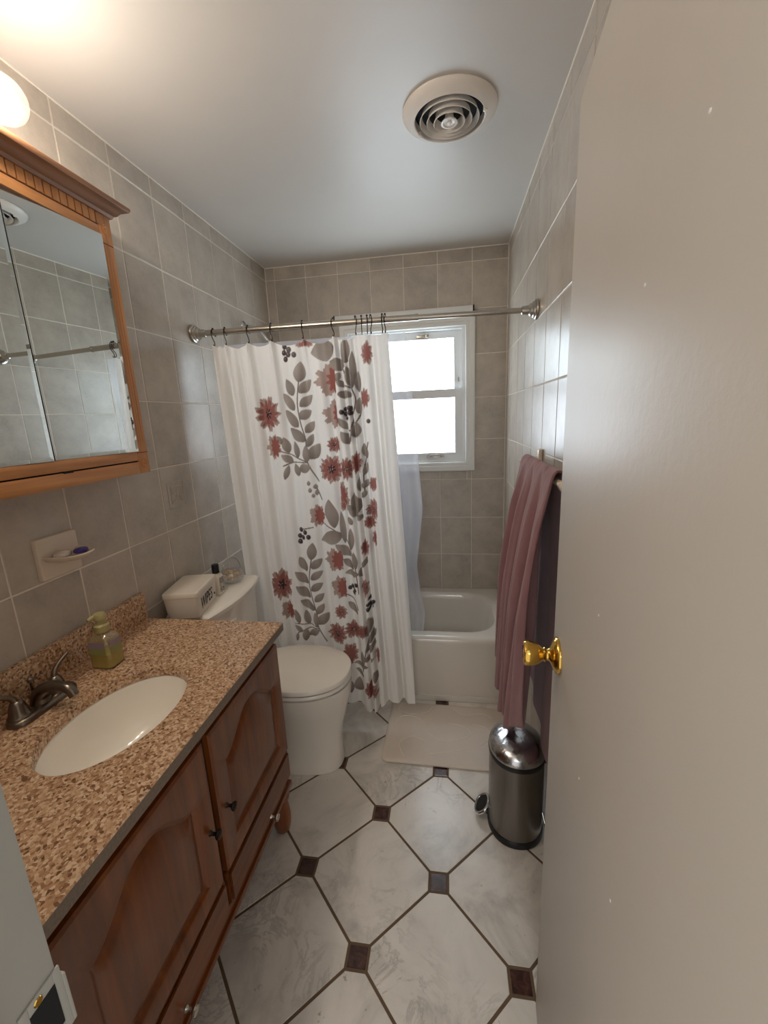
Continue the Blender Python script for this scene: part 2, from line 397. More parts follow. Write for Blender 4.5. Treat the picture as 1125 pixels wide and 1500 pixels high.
# doorway wall
XJ, XH, ZD = 0.808, 1.322, 2.055
bm = bm_new(); box(bm, 0, XJ-0.022, YH, YF-0.004, 0, H); box(bm, XH+0.012, W, YH, YF-0.004, 0, H); box(bm, XJ-0.022, XH+0.012, YH, YF-0.004, ZD+0.02, H)
struct('wall_front', bm, 'ceiling')
tj = bx('trim_1', XJ-0.02, XJ, YH-0.012, YF, 0, ZD+0.018, 'jamb', None, 0.0015); tj['kind'] = 'structure'
bx('door_stop', XJ, XJ+0.011, YH+0.03, YF-0.049, 0.002, ZD, 'jamb', tj, 0.002)
# strike plate with a black block painted as the latch hole's shade on the jamb
zs = 1.140
bx('latch_hole_shade', XJ-0.004, XJ+0.0022, YF-0.0245, YF-0.0045, zs-0.050, zs-0.010, 'shade_black', tj)
bm = bm_new()
box(bm, XJ, XJ+0.0018, YF-0.031, YF-0.0245, zs-0.062, zs, 0.0004); box(bm, XJ, XJ+0.0018, YF-0.0045, YF+0.0015, zs-0.062, zs, 0.0004)
box(bm, XJ, XJ+0.0018, YF-0.0245, YF-0.0045, zs-0.010, zs, 0.0004); box(bm, XJ, XJ+0.0018, YF-0.0245, YF-0.0045, zs-0.062, zs-0.050, 0.0004)
box(bm, XJ-0.004, XJ+0.0018, YF+0.0015, YF+0.0045, zs-0.062, zs-0.012, 0.0006)
sp_ = finish('strike_plate', bm, 'jamb', tj)
lathe(bm := bm_new(), (XJ+0.0018, YF-0.017, zs-0.006), (1,0,0), [(0.0035, 0), (0.003, 0.0008)], 14); finish('screw', bm, 'brass', sp_)
tr = bx('trim_2', XH, XH+0.012, YH-0.012, YF-0.004, 0, ZD+0.018, 'jamb', None, 0.0015); tr['kind'] = 'structure'
th = bx('trim_3', XJ, XH, YH-0.012, YF-0.004, ZD, ZD+0.018, 'jamb', None, 0.0015); th['kind'] = 'structure'
struct('ceiling', box(bm_new(), -0.12, W+0.12, YH, D+0.14, H, H+0.1), 'ceiling')
# caulk lines in the corners
def caulk(k, a, b, r=0.0035):
    o = finish('trim_%d' % k, tube(bm_new(), [a, b], r, 6), 'caulk'); o['kind'] = 'structure'
caulk(4, (0, D-0.001, 0.39), (0, D-0.001, H)); caulk(5, (W, D-0.001, 0.39), (W, D-0.001, H))
caulk(6, (0, D-0.001, H-0.001), (W, D-0.001, H-0.001)); caulk(7, (0.001, YF, H-0.001), (0.001, D, H-0.001), 0.0028); caulk(8, (W-0.001, YF, H-0.001), (W-0.001, D, H-0.001), 0.0035)

# ---------------------------------------------------------------- window
win = bpy.data.objects.new('window_1', None); SC.collection.objects.link(win); win.location = (0.868, D, WZ0); win['kind'] = 'structure'
CX0, CX1, CZ0, CZ1 = 0.452, 1.284, 1.194, 2.122
def casing(bm, x0, x1, z0, z1, w, y0, y1, bev):
    # four mitred boards with a stepped profile
    prof = [(0, y1), (0, y0+0.006), (0.006, y0), (w*0.55, y0), (w*0.62, y0+0.004), (w-0.004, y0+0.004), (w, y0+0.008), (w, y1)]
    loops = []
    for d, y in prof: loops.append([(x0+d, y, z0+d), (x1-d, y, z0+d), (x1-d, y, z1-d), (x0+d, y, z1-d)])
    loops.append(loops[0]); return loft_ring(bm, loops)
finish('casing', casing(bm_new(), CX0, CX1, CZ0, CZ1, 0.058, D-0.022, D+0.002, 0), 'white_trim', win)
def rim(bm, x0, x1, z0, z1, wl_, wr_, wb_, wt_, y0, y1):
    A = [(x0, z0), (x1, z0), (x1, z1), (x0, z1)]; B = [(x0+wl_, z0+wb_), (x1-wr_, z0+wb_), (x1-wr_, z1-wt_), (x0+wl_, z1-wt_)]
    lo = [[(x, y1, z) for x, z in A], [(x, y0, z) for x, z in A], [(x, y0, z) for x, z in B], [(x, y1, z) for x, z in B]]
    lo.append(lo[0]); return loft_ring(bm, lo)
finish('window_frame', rim(bm_new(), CX0+0.052, CX1-0.052, CZ0+0.054, CZ1-0.05, 0.024, 0.024, 0.016, 0.018, D+0.004, D+0.09), 'vinyl', win)
us = finish('upper_sash', rim(bm_new(), 0.528, 1.208, 1.655, 2.056, 0.05, 0.05, 0.04, 0.046, D+0.042, D+0.066), 'vinyl', win)
finish('pane', box(bm_new(), 0.574, 1.162, D+0.052, D+0.056, 1.690, 2.014), 'pane_up', us)
ls = finish('lower_sash', rim(bm_new(), 0.524, 1.212, 1.262, 1.706, 0.05, 0.05, 0.05, 0.052, D+0.012, D+0.038), 'vinyl', win)
finish('pane', box(bm_new(), 0.570, 1.166, D+0.024, D+0.028, 1.308, 1.658), 'pane_low', ls)
bm = bm_new(); box(bm, 0.98, 1.09, D+0.004, D+0.014, 1.284, 1.29, 0.001); box(bm, 0.985, 1.0, D+0.0, D+0.013, 1.288, 1.302, 0.002); box(bm, 1.07, 1.085, D+0.0, D+0.013, 1.288, 1.302, 0.002); box(bm, 0.99, 1.08, D-0.002, D+0.006, 1.296, 1.303, 0.002)
finish('sash_lift', bm, 'nickel', ls)
bm = bm_new(); box(bm, 0.93, 1.0, D+0.03, D+0.043, 2.02, 2.036, 0.002); box(bm, 0.985, 1.003, D+0.028, D+0.043, 2.018, 2.04, 0.003); finish('sash_latch', bm, 'nickel', us)
bx('tilt_pin', 1.183, 1.191, D+0.038, D+0.043, 1.75, 1.775, 'nickel', us, 0.001)
bm = bm_new(); box(bm, CX0+0.05, CX1-0.05, D+0.09, D+0.10, CZ0+0.05, CZ1-0.045); finish('outer_screen', bm, 'vinyl', win)
# headrail of a removed blind above the casing
hr = thing('blind_headrail', 'white headrail of a blind fixed to the tile above the bathroom window', 'headrail', (0.85, D-0.02, 2.128))
finish('rail', prism(bm_new(), [(D-0.001, 2.128), (D-0.001, 2.168), (D-0.012, 2.171), (D-0.034, 2.168), (D-0.038, 2.162), (D-0.038, 2.134), (D-0.034, 2.128)], 0, 0.436, 1.268), 'white_trim', hr)
for x0 in (0.427, 1.268): bx('end_cap', x0, x0+0.009, D-0.038, D-0.001, 2.128, 2.17, 'dark_metal', hr, 0.002)
# ---------------------------------------------------------------- open door
door = bpy.data.objects.new('door_1', None); SC.collection.objects.link(door)
HX, HY, FXe, FYe = 1.276, 0.163, 1.333, 0.843
dw = math.hypot(FXe-HX, FYe-HY); ang = math.atan2(FYe-HY, FXe-HX)
MD = Matrix.Translation((HX, HY, 0)) @ Matrix.Rotation(ang, 4, 'Z')     # local x along the door, local -y... face at y=0 towards the room camera
door.location = (HX, HY, 0); door.rotation_euler = (0, 0, ang); door['kind'] = 'structure'
def dpart(name, bm, mat, par=None):
    o = finish(name, bm, mat); o.parent = par or door; return o
dpart('door_leaf', box(bm_new(), 0, dw, -0.035, 0, 0.012, 2.032, 0.0015), 'door')
zk = 1.078
kn = lathe(bm_new(), (dw-0.058, 0, zk), (0,1,0), [(0.0355,0),(0.0355,0.003),(0.0335,0.006),(0.031,0.0065),(0.029,0.0095),(0.021,0.0125),(0.0145,0.0155),(0.0115,0.019),(0.011,0.023),(0.0145,0.026),(0.0128,0.0285),(0.0135,0.031),(0.019,0.037),(0.0225,0.044),(0.0245,0.053),(0.0245,0.060),(0.0228,0.0645),(0.019,0.066),(0.0175,0.0645),(0.006,0.0655)], 40)
dpart('door_knob', kn, 'brass')
bm = bm_new(); box(bm, dw-0.001, dw+0.0012, -0.030, -0.006, zk-0.028, zk+0.028, 0.0003); lp = dpart('latch_plate', bm, 'brass')
for z in (0.25, 1.05, 1.82):
    bm = bm_new(); tube(bm, [(-0.004, -0.02, z-0.045), (-0.004, -0.02, z+0.045)], 0.005, 10); dpart('hinge', bm, 'brass')
for u, z in ((0.30, 1.66), (0.37, 1.29), (0.12, 0.86), (0.41, 1.0), (0.24, 1.0), (0.2, 1.74)):
    lathe(bm := bm_new(), (u, 0, z), (0,1,0), [(0.0022, -0.0003), (0.0016, 0.0006), (0.0004, 0.001)], 8); dpart('paint_nib', bm, 'white_trim')
# ---------------------------------------------------------------- bathtub
tub = thing('bathtub', 'white enamel alcove bathtub behind the floral shower curtain', 'bathtub', (W/2, 2.4, 0))
X0, X1, Y0, Y1, ZT = 0.004, W-0.004, 2.068, D-0.003, 0.383
cx, cy, hx, hy = (X0+X1)/2, (Y0+Y1)/2, (X1-X0)/2, (Y1-Y0)/2
L = [rrect(cx, cy, hx, hy, 0.006, 0.003)]
L += [rrect(cx, cy, hx, hy, 0.006, 0.345)]
for a in (0, 30, 60, 90):
    s = 0.028*(1-math.cos(math.radians(a))); L.append(rrect(cx, cy+s/2, hx, hy-s/2, 0.008, 0.355+0.028*math.sin(math.radians(a))))
ix, iy = hx-0.062, hy-0.066
for g, z in ((0, ZT), (0.008, ZT-0.002), (0.020, ZT-0.012), (0.030, ZT-0.05), (0.052, 0.22), (0.085, 0.11), (0.12, 0.075), (0.17, 0.068)):
    L.append(rrect(cx+0.01*(ZT-z)*4, cy+0.004, ix-g*1.5, iy-g*0.75, max(0.05, 0.19-g*0.5), z))
finish('tub_shell', loft(bm_new(), L), 'tub', tub)
bx('apron_skirt', X0+0.003, X1-0.003, Y0-0.007, Y0+0.004, 0.002, 0.035, 'tub', tub, 0.003)
# ---------------------------------------------------------------- vanity cabinet
van = thing('vanity_cabinet', 'honey oak vanity cabinet with two arched doors and two drawers beneath the granite top', 'cabinet', (0.26, 0.81, 0))
VY0, VY1, VX, VZ0, VZ1 = 0.347, 1.264, 0.505, 0.205, 0.838
bm = bm_new(); box(bm, 0.004, VX-0.018, VY0, VY0+0.018, VZ0, VZ1, 0.001); box(bm, 0.004, VX-0.018, VY1-0.018, VY1, VZ0, VZ1, 0.001)
box(bm, 0.004, VX-0.018, VY0+0.018, VY1-0.018, VZ0, VZ0+0.016); box(bm, 0.004, 0.012, VY0+0.018, VY1-0.018, VZ0+0.016, VZ1)
finish('carcass', bm, 'oak_z', van)
def fr(name, y0, y1, z0, z1, m, d=0.0): bx(name, VX-0.018, VX+d, y0, y1, z0, z1, m, van, 0.0015)
fr('stile', VY0, VY0+0.03, VZ0, VZ1, 'oak_z'); fr('stile', VY1-0.03, VY1, VZ0, VZ1, 'oak_z')
bx('centre_gap_shade', VX-0.018, VX-0.001, 0.78, 0.832, VZ0+0.048, VZ1-0.03, 'groove', van)  # dark brown strip painted in for the shade between the doors
fr('top_rail', VY0+0.03, VY1-0.03, 0.79, VZ1, 'oak_y'); fr('middle_rail', VY0+0.03, VY1-0.03, 0.355, 0.385, 'oak_y', -0.002)
fr('base_rail', VY0+0.03, VY1-0.03, VZ0, 0.256, 'oak_y', 0.004)
bx('foot_moulding', VX-0.01, VX+0.012, VY0, VY1, VZ0-0.001, VZ0+0.018, 'oak_y', van, 0.004)
def offset(poly, d):
    n = len(poly); out = []
    for i in range(n):
        p0, p1, p2 = (Vector((*poly[(i+k) % n], 0)) for k in (-1, 0, 1))
        e1 = (p1-p0).normalized(); e2 = (p2-p1).normalized()
        n1 = Vector((-e1.y, e1.x, 0)); n2 = Vector((-e2.y, e2.x, 0)); m = (n1+n2)
        m = m/max(0.35, (1+n1.dot(n2))); out.append((p1.x+m.x*d, p1.y+m.y*d))
    return out
def arch_door(y0, y1, z0, z1, xb, xf, sw=0.055, rise=0.075, drop=0.045):
    def outline(d):
        a, b, c = y0+sw+d, y1-sw-d, z0+sw+d; zs = z1-drop-rise-d; P = []
        P += [(a+(b-a)*i/12, c) for i in range(12)] + [(b, c+(zs-c)*i/10) for i in range(10)]
        for i in range(33):
            u = i/32; h = 0.5-0.5*math.cos(PI*min(1, max(0, (0.5-abs(u-0.5))/0.5)*1.12)); P.append((b+(a-b)*u, zs+rise*h))
        return P + [(a, zs+(c-zs)*i/10) for i in range(1, 10)]
    P = outline(0); R = []
    my, mz = (y0+y1)/2, (z0+z1)/2
    for p in P:
        dy, dz = p[0]-my, p[1]-mz; k = min((y1-y0)/2/max(1e-6, abs(dy)), (z1-z0)/2/max(1e-6, abs(dz))); R.append([my+dy*k, mz+dz*k])
    for cy_, cz_ in ((y0,z0),(y1,z0),(y1,z1),(y0,z1)):
        i = min(range(len(R)), key=lambda q: (R[q][0]-cy_)**2+(R[q][1]-cz_)**2); R[i] = [cy_, cz_]
    X = lambda poly, x: [(x, y, z) for y, z in poly]
    Rin = [(my+(y-my)*(1-0.006/((y1-y0)/2)), mz+(z-mz)*(1-0.006/((z1-z0)/2))) for y, z in R]
    frame = loft(bm_new(), [X(R, xb), X(R, xf-0.005), X(Rin, xf), X(P, xf), X(outline(0.005), xf-0.003), X(outline(0.009), xf-0.008), X(outline(0.013), xf-0.009)], True, False)
    panel = loft(bm_new(), [X(outline(0.0125), xf-0.010), X(outline(0.014), xf-0.0085), X(outline(0.036), xf-0.0015)], False, True)
    return frame, panel
def knob(par, y, z, x0, mat):
    k = lathe(bm_new(), (x0, y, z), (1,0,0), [(0.0075,0),(0.006,0.003),(0.0045,0.006),(0.0045,0.014),(0.010,0.018),(0.0125,0.022),(0.0115,0.026),(0.006,0.028)], 20)
    finish('knob', k, mat, par)
for y0, y1, ky, m in ((0.372, 0.792, 0.786-0.02, 'dark_metal'), (0.816, 1.250, 0.845, 'dark_metal')):
    f_, p_ = arch_door(y0, y1, 0.374, 0.800, VX, VX+0.019)
    d_ = finish('door', f_, 'oak_z', van); finish('raised_panel', p_, 'oak_z', d_); knob(d_, ky, 0.56, VX+0.019, m)
for y0, y1, ky in ((0.372, 0.800, 0.597), (0.814, 1.252, 1.066)):
    bm = bm_new(); prism(bm, rr := [(y0, 0.262), (y1, 0.262), (y1, 0.366), (y0, 0.366)], 0, VX, VX+0.012)
    i_ = offset(rr, 0.006); prism(bm, i_, 0, VX+0.012, VX+0.019)
    bmesh.ops.bevel(bm, geom=[e for e in bm.edges], offset=0.002, segments=2, affect='EDGES')
    d_ = finish('drawer', bm, 'oak_y', van); knob(d_, ky, 0.272, VX+0.019, 'nickel')
for fy in (VY0+0.02, VY1-0.016):
    for fx in (0.06, 0.468):
        finish('bun_foot', lathe(bm_new(), (fx, fy, 0.0), (0,0,1), [(0.020,0.0),(0.026,0.008),(0.033,0.035),(0.035,0.07),(0.032,0.105),(0.026,0.13),(0.024,0.14),(0.036,0.152),(0.038,0.165),(0.034,0.178),(0.034,VZ0-0.001)], 28), 'reddish_wood', van)
# ---------------------------------------------------------------- granite top
CT = 0.868; SX, SY, SRX, SRY = 0.303, 0.80, 0.134, 0.193
def counter(bm, x0, x1, y0, y1, z0, z1):
    N = 96; E = []; R = []; mx, my = SX, SY
    for i in range(N):
        a = 2*PI*i/N; dx, dy = SRX*math.cos(a), SRY*math.sin(a); E.append((mx+dx, my+dy))
        k = min(((x1-mx) if dx > 0 else (mx-x0))/max(1e-6, abs(dx)), ((y1-my) if dy > 0 else (my-y0))/max(1e-6, abs(dy))); R.append([mx+dx*k, my+dy*k])
    for c in ((x0,y0),(x1,y0),(x1,y1),(x0,y1)):
        i = min(range(N), key=lambda q: (R[q][0]-c[0])**2+(R[q][1]-c[1])**2); R[i] = list(c)
    Z = lambda P, z: [(p[0], p[1], z) for p in P]
    Es = [(mx+(p[0]-mx)*1.016, my+(p[1]-my)*1.012) for p in E]
    Ri = [(min(max(p[0], x0), x1-0.003), min(max(p[1], y0+0.003), y1-0.003)) for p in R]
    lo = [Z(E, z0), Z(E, z1-0.003), Z(Es, z1), Z(Ri, z1), Z(R, z1-0.003), Z(R, z0)]
    loft(bm, lo, False, False)
    rows = [bm.verts[:N]]; vs = list(bm.verts); a = vs[:N]; b = vs[-N:]
    for i in range(N):
        j = (i+1) % N; bm.faces.new((a[i], a[j], b[j], b[i]))
    return bm
top = thing('granite_countertop', 'speckled tan granite countertop with an oval basin cutout and low backsplash', 'countertop', (0.27, 0.81, VZ1))
slab_ = finish('slab', counter(bm_new(), 0.002, 0.540, 0.333, 1.279, VZ1, CT), 'granite', top)
slab_.data.materials.append(MAT['granite_edge'])
for p in slab_.data.polygons:
    if p.normal.x > 0.9 and p.center.x > 0.535: p.material_index = 1
bx('backsplash', 0.001, 0.021, 0.333, 1.279, CT, CT+0.1, 'granite', top, 0.002)
# undermount basin
sk = thing('sink_basin', 'oval white undermount sink basin set into the granite countertop', 'sink', (SX, SY, 0.70))
L = []
for s, z in ((1.10, VZ1-0.0005), (1.03, VZ1-0.0006), (1.0, VZ1-0.004), (0.965, VZ1-0.03), (0.90, VZ1-0.07), (0.78, VZ1-0.11), (0.58, VZ1-0.137), (0.32, VZ1-0.147), (0.14, VZ1-0.150)):
    L.append([(SX-0.055*max(0, 1-s)+SRX*s*math.cos(2*PI*i/64), SY+SRY*s*math.sin(2*PI*i/64), z) for i in range(64)])
bm = loft(bm_new(), L, False, True)
L = [[(SX-0.055*max(0, 1-s)+SRX*s*math.cos(2*PI*i/64), SY+SRY*s*math.sin(2*PI*i/64), z-0.009) for i in range(64)] for s, z in ((1.10, VZ1), (1.03, VZ1-0.03), (0.97, VZ1-0.07), (0.83, VZ1-0.115), (0.6, VZ1-0.145), (0.2, VZ1-0.158))]
loft(bm, L, False, True); finish('bowl', bm, 'porcelain', sk)
finish('drain', lathe(bm_new(), (SX-0.047, SY, VZ1-0.1505), (0,0,1), [(0.028,0),(0.028,0.003),(0.022,0.004),(0.018,0.001),(0.016,0.004),(0.006,0.006)], 24), 'nickel', sk)
# ---------------------------------------------------------------- faucet
fc = thing('faucet', 'dark brushed nickel two handle faucet behind the oval sink', 'faucet', (0.085, 0.80, CT))
FX = 0.088
bm = bm_new(); loft(bm, [rrect(FX, 0.80, 0.030, 0.088, 0.03, CT), rrect(FX, 0.80, 0.030, 0.088, 0.03, CT+0.007), rrect(FX, 0.80, 0.026, 0.084, 0.026, CT+0.013), rrect(FX, 0.80, 0.020, 0.078, 0.02, CT+0.015)])
finish('base_plate', bm, 'bronze', fc)
pts = smooth_path([(FX-0.004, 0.80, CT+0.01), (FX, 0.80, CT+0.034), (FX+0.022, 0.80, CT+0.053), (FX+0.056, 0.80, CT+0.060), (FX+0.086, 0.80, CT+0.054), (FX+0.098, 0.80, CT+0.036)], 6)
finish('spout', tube(bm_new(), pts, [0.025-0.013*min(1, k/(len(pts)*0.6)) for k in range(len(pts))], 16), 'bronze', fc)
finish('lift_rod', lathe(bm_new(), (FX-0.022, 0.80, CT+0.01), (0,0,1), [(0.003,0),(0.003,0.055),(0.007,0.058),(0.007,0.066),(0.003,0.070)], 12), 'bronze', fc)
for s in (-1, 1):
    hy_ = 0.795+s*0.051
    h_ = finish('handle', lathe(bm_new(), (FX-0.005, hy_, CT+0.010), (0,0,1), [(0.025,0),(0.025,0.006),(0.021,0.010),(0.019,0.024),(0.015,0.037),(0.011,0.043),(0.005,0.046)], 24), 'bronze', fc)
    pts = smooth_path([(FX-0.005, hy_, CT+0.045), (FX-0.007, hy_+s*0.006, CT+0.064), (FX-0.006, hy_+s*0.024, CT+0.080), (FX-0.004, hy_+s*0.050, CT+0.094)], 5)
    finish('lever', tube(bm_new(), pts, [0.0085-0.004*k/(len(pts)-1) for k in range(len(pts))], 10), 'bronze', h_)
# ---------------------------------------------------------------- soap pump bottle
sb = thing('soap_bottle', 'small clear pump soap bottle with yellow liquid standing between faucet and backsplash', 'soap bottle', (0.115, 0.985, CT))
bxc, byc = 0.112, 0.988
def rr3(h, r, z): return rrect(bxc, byc, h, h*0.86, r, CT+z, 6)
finish('bottle', loft(bm_new(), [rr3(0.030,0.012,0.0005), rr3(0.035,0.014,0.006), rr3(0.035,0.014,0.07), rr3(0.034,0.014,0.088), rr3(0.027,0.018,0.1), rr3(0.017,0.015,0.106), rr3(0.0165,0.015,0.112)]), 'soap_plastic', sb)
finish('liquid', loft(bm_new(), [rr3(0.0285,0.011,0.002), rr3(0.0335,0.013,0.007), rr3(0.0335,0.013,0.046)]), 'soap_liquid', sb)
for z0, z1, m in ((0.066, 0.086, 'label_mauve'), (0.047, 0.066, 'label_green')):
    bm = bm_new(); box(bm, bxc+0.0352, bxc+0.0356, byc-0.021, byc+0.021, CT+z0, CT+z1); box(bm, bxc-0.026, bxc+0.026, byc-0.0307, byc-0.0303, CT+z0, CT+z1); finish('label', bm, m, sb)
pm = finish('pump', lathe(bm_new(), (bxc, byc, CT+0.110), (0,0,1), [(0.020,0),(0.0205,0.003),(0.0205,0.018),(0.017,0.022),(0.013,0.023),(0.0125,0.035),(0.016,0.037),(0.0165,0.05),(0.014,0.054),(0.004,0.055)], 28), 'pump', sb)
finish('nozzle', tube(bm_new(), [(bxc, byc, CT+0.157), (bxc-0.01, byc-0.016, CT+0.157), (bxc-0.013, byc-0.028, CT+0.153)], [0.008, 0.0065, 0.005], 10), 'pump', pm)
# ---------------------------------------------------------------- soap dish on the wall
sd = thing('soap_dish', 'cream ceramic soap dish tile with projecting tray on the left wall', 'soap dish', (0, 1.0, 1.2))
yc, zc = 1.0015, 1.206
bm = bm_new(); loft(bm, [[(x, y, z) for y, z, _ in rrect(yc, zc, 0.066-g, 0.060-g, 0.006, 0)] for x, g in ((0.0005,0), (0.008,0), (0.012,0.002), (0.0135,0.006))]); finish('backplate', bm, 'cream', sd)
L = []
def tray(g, z): return [(max(0.010, p[0]), p[1], p[2]) for p in sell(0.012, yc, 0.094-g, 0.058-g, z, 40, 2.6)]
finish('tray', loft(bm_new(), [tray(0.03, zc-0.012), tray(0.012, zc-0.008), tray(0.0, zc+0.006), tray(0.001, zc+0.009), tray(0.006, zc+0.008), tray(0.016, zc-0.001), tray(0.034, zc-0.004)]), 'cream', sd)
o = finish('soap_piece', loft(bm_new(), [sell(0.034, yc-0.012, 0.017*k, 0.026*k, zc-0.0025+z, 24) for k, z in ((0.7,0),(1,0.005),(0.92,0.012),(0.55,0.016),(0.1,0.017))]), 'cream_soap'); tag(o, 'worn pale cream soap piece lying on the wall soap dish tray', 'soap')
o = finish('soap_disc', loft(bm_new(), [sell(0.062, yc+0.020, 0.015*k, 0.021*k, zc+0.0015+z, 28) for k, z in ((0.85,0),(1,0.003),(1,0.009),(0.8,0.012),(0.1,0.0125))]), 'purple'); tag(o, 'small purple oval soap disc lying on the wall soap dish tray', 'soap')
# ---------------------------------------------------------------- mirror cabinet
mc = thing('medicine_cabinet', 'light oak mirrored medicine cabinet with carved cornice hung above the sink', 'cabinet', (0.06, 0.81, 1.40))
MY0, MY1, MX, MZ0, MZ1 = 0.33, 1.292, 0.118, 1.405, 2.172
bm = bm_new(); box(bm, 0.002, MX-0.030, MY0+0.004, MY1-0.004, MZ0+0.004, MZ1, 0.001); finish('body', bm, 'cab_z', mc)
for y0, y1 in ((MY0, MY0+0.048), (MY1-0.048, MY1)):
    s_ = bx('stile', MX-0.022, MX, y0, y1, MZ0, MZ1, 'cab_z', mc, 0.0015)
    for q in (-0.010, 0.0, 0.010): bx('flute', MX-0.001, MX+0.0008, (y0+y1)/2+q-0.0014, (y0+y1)/2+q+0.0014, MZ0+0.10, MZ1-0.12, 'cab_z', s_, 0.0004)
    for zz in (MZ0+0.032, MZ1-0.045):
        finish('rosette', lathe(bm_new(), (MX, (y0+y1)/2, zz), (1,0,0), [(0.015,-0.001),(0.0145,0.0015),(0.012,0.0005),(0.0095,0.0025),(0.006,0.001),(0.003,0.003)], 24), 'cab_z', s_)
    for zz in (MZ0+0.066, MZ1-0.085): bx('score_line', MX-0.001, MX+0.0004, y0+0.0005, y1-0.0005, zz, zz+0.0022, 'groove', s_)
bx('bottom_rail', MX-0.022, MX, MY0+0.048, MY1-0.048, MZ0, MZ0+0.038, 'cab_y', mc, 0.0015)
bx('bottom_gap_shade', MX-0.020, MX-0.006, MY0+0.048, MY1-0.048, MZ0+0.038, MZ0+0.042, 'shade_black', mc)  # black strip standing in for the shade under the doors
bx('door_pull_rail', MX-0.022, MX, MY0+0.048, MY1-0.048, MZ0+0.042, MZ0+0.071, 'cab_y', mc, 0.0015)
bx('head_rail', MX-0.022, MX, MY0+0.048, MY1-0.048, MZ1-0.066, MZ1-0.040, 'cab_y', mc, 0.0015)
bx('head_gap_shade', MX-0.020, MX-0.003, MY0+0.048, MY1-0.048, MZ1-0.040, MZ1-0.0375, 'shade_black', mc)  # black strip standing in for the shade above the head rail
fz = bx('frieze', MX-0.022, MX-0.004, MY0+0.048, MY1-0.048, MZ1-0.0375, MZ1, 'cab_z', mc)
yy = MY0+0.050
while yy < MY1-0.052:
    bx('frieze_slat', MX-0.004, MX+0.001, yy, yy+0.0205, MZ1-0.037, MZ1-0.001, 'cab_z', mc, 0.0012, 1); yy += 0.0232
prof = [(MX-0.006, MZ1-0.006), (MX+0.006, MZ1-0.006), (MX+0.010, MZ1+0.002), (MX+0.016, MZ1+0.004), (MX+0.024, MZ1+0.014), (MX+0.032, MZ1+0.019), (MX+0.040, MZ1+0.021), (MX+0.043, MZ1+0.026), (MX+0.043, MZ1+0.033), (MX+0.039, MZ1+0.036)]
def crown(sx, sy0, sy1):  # profile swept round front and both ends
    lo = [[(0.002, sy1+(x-MX), z) for x, z in prof], [(x, sy1+(x-MX), z) for x, z in prof], [(x, sy0-(x-MX), z) for x, z in prof], [(0.002, sy0-(x-MX), z) for x, z in prof]]
    bm = bm_new(); rows_ = [[bm.verts.new(p) for p in l] for l in lo]
    for a, b in zip(rows_, rows_[1:]):
        for i in range(len(prof)-1): bm.faces.new((a[i], a[i+1], b[i+1], b[i]))
    bm.faces.new([rows_[1][-1], rows_[2][-1], rows_[3][-1], rows_[0][-1]]); bm.faces.new([rows_[1][0], rows_[0][0], rows_[3][0], rows_[2][0]])
    return bm
finish('cornice', crown(0, MY0, MY1), 'shaded_oak', mc)
ys = [MY0+0.049, 0.6465, 0.946, MY1-0.049]
for y0, y1 in zip(ys, ys[1:]):
    y0 += 0.0028; y1 -= 0.0028; z0, z1 = MZ0+0.072, MZ1-0.067; b = 0.010
    L = [[(x, y0+g, z0+g), (x, y1-g, z0+g), (x, y1-g, z1-g), (x, y0+g, z1-g)] for x, g in ((MX-0.008, 0), (MX-0.0026, 0), (MX-0.002, b))]
    bm = loft(bm_new(), L); pv = Vector((MX-0.004, (y0+y1)/2, 1.75))     # the doors do not close quite flush
    bm.transform(Matrix.Translation(pv) @ Matrix.Rotation(math.radians({0: 0.0, 1: -2.3, 2: -4.6}[ys.index(min(ys, key=lambda q: abs(q-y0)))]), 4, 'Z') @ Matrix.Translation(-pv))
    o = finish('mirror_door', bm, 'mirror', mc, smooth=False); o.data.materials.append(MAT['shade_black'])
    for p in o.data.polygons: p.material_index = 0 if p.normal.x > 0.1 else 1  # edges and backs blackened, the gap's shade put into their colour
for y in ys[1:3]: bx('mirror_gap_shade', MX-0.021, MX+0.001, y-0.0026, y+0.0026, MZ0+0.072, MZ1-0.067, 'shade_black', mc)  # solid black strips painted as the shade between the mirror doors
bx('door_catch', MX-0.004, MX+0.0005, 0.965, 0.995, MZ0+0.036, MZ0+0.042, 'shade_black', mc)
# ---------------------------------------------------------------- vanity light above it
vl = thing('vanity_light', 'glowing clear globe vanity light mounted above the mirrored cabinet', 'lamp', (0, 0.81, 2.25))
bx('backplate', 0.001, 0.028, 0.36, 0.98, 2.275, 2.345, 'chrome', vl, 0.004)
GX, GZ, GR = 0.186, 2.246, 0.0455
dx_, dz_ = -0.70, 0.714
for y in (0.48, 0.71, 0.94):
    A = Vector((GX+dx_*GR, y, GZ+dz_*GR))                                   # globe mouth, towards the wall and up
    ax_ = Vector((-dx_, 0, -dz_))
    sk_ = finish('socket', lathe(bm_new(), A - ax_*0.026, ax_, [(0.006,-0.010),(0.016,-0.006),(0.019,0.0),(0.019,0.018),(0.016,0.027)], 24), 'chrome', vl)
    finish('arm', tube(bm_new(), smooth_path([(0.026, y, 2.312), (0.07, y, 2.330), (0.105, y, 2.320), A - ax_*0.034], 6), 0.006, 12), 'chrome', sk_)
    gl_ = finish('globe', lathe(bm_new(), A, ax_, [(GR*math.sin(PI*k/16), GR-GR*math.cos(PI*k/16)) for k in range(1, 16)], 32), 'globe', vl)
    finish('bulb', lathe(bm_new(), A + ax_*0.002, ax_, [(0.011,0),(0.013,0.006),(0.020,0.018),(0.024,0.034),(0.021,0.050),(0.011,0.060),(0.002,0.062)], 24), 'bulb', gl_)
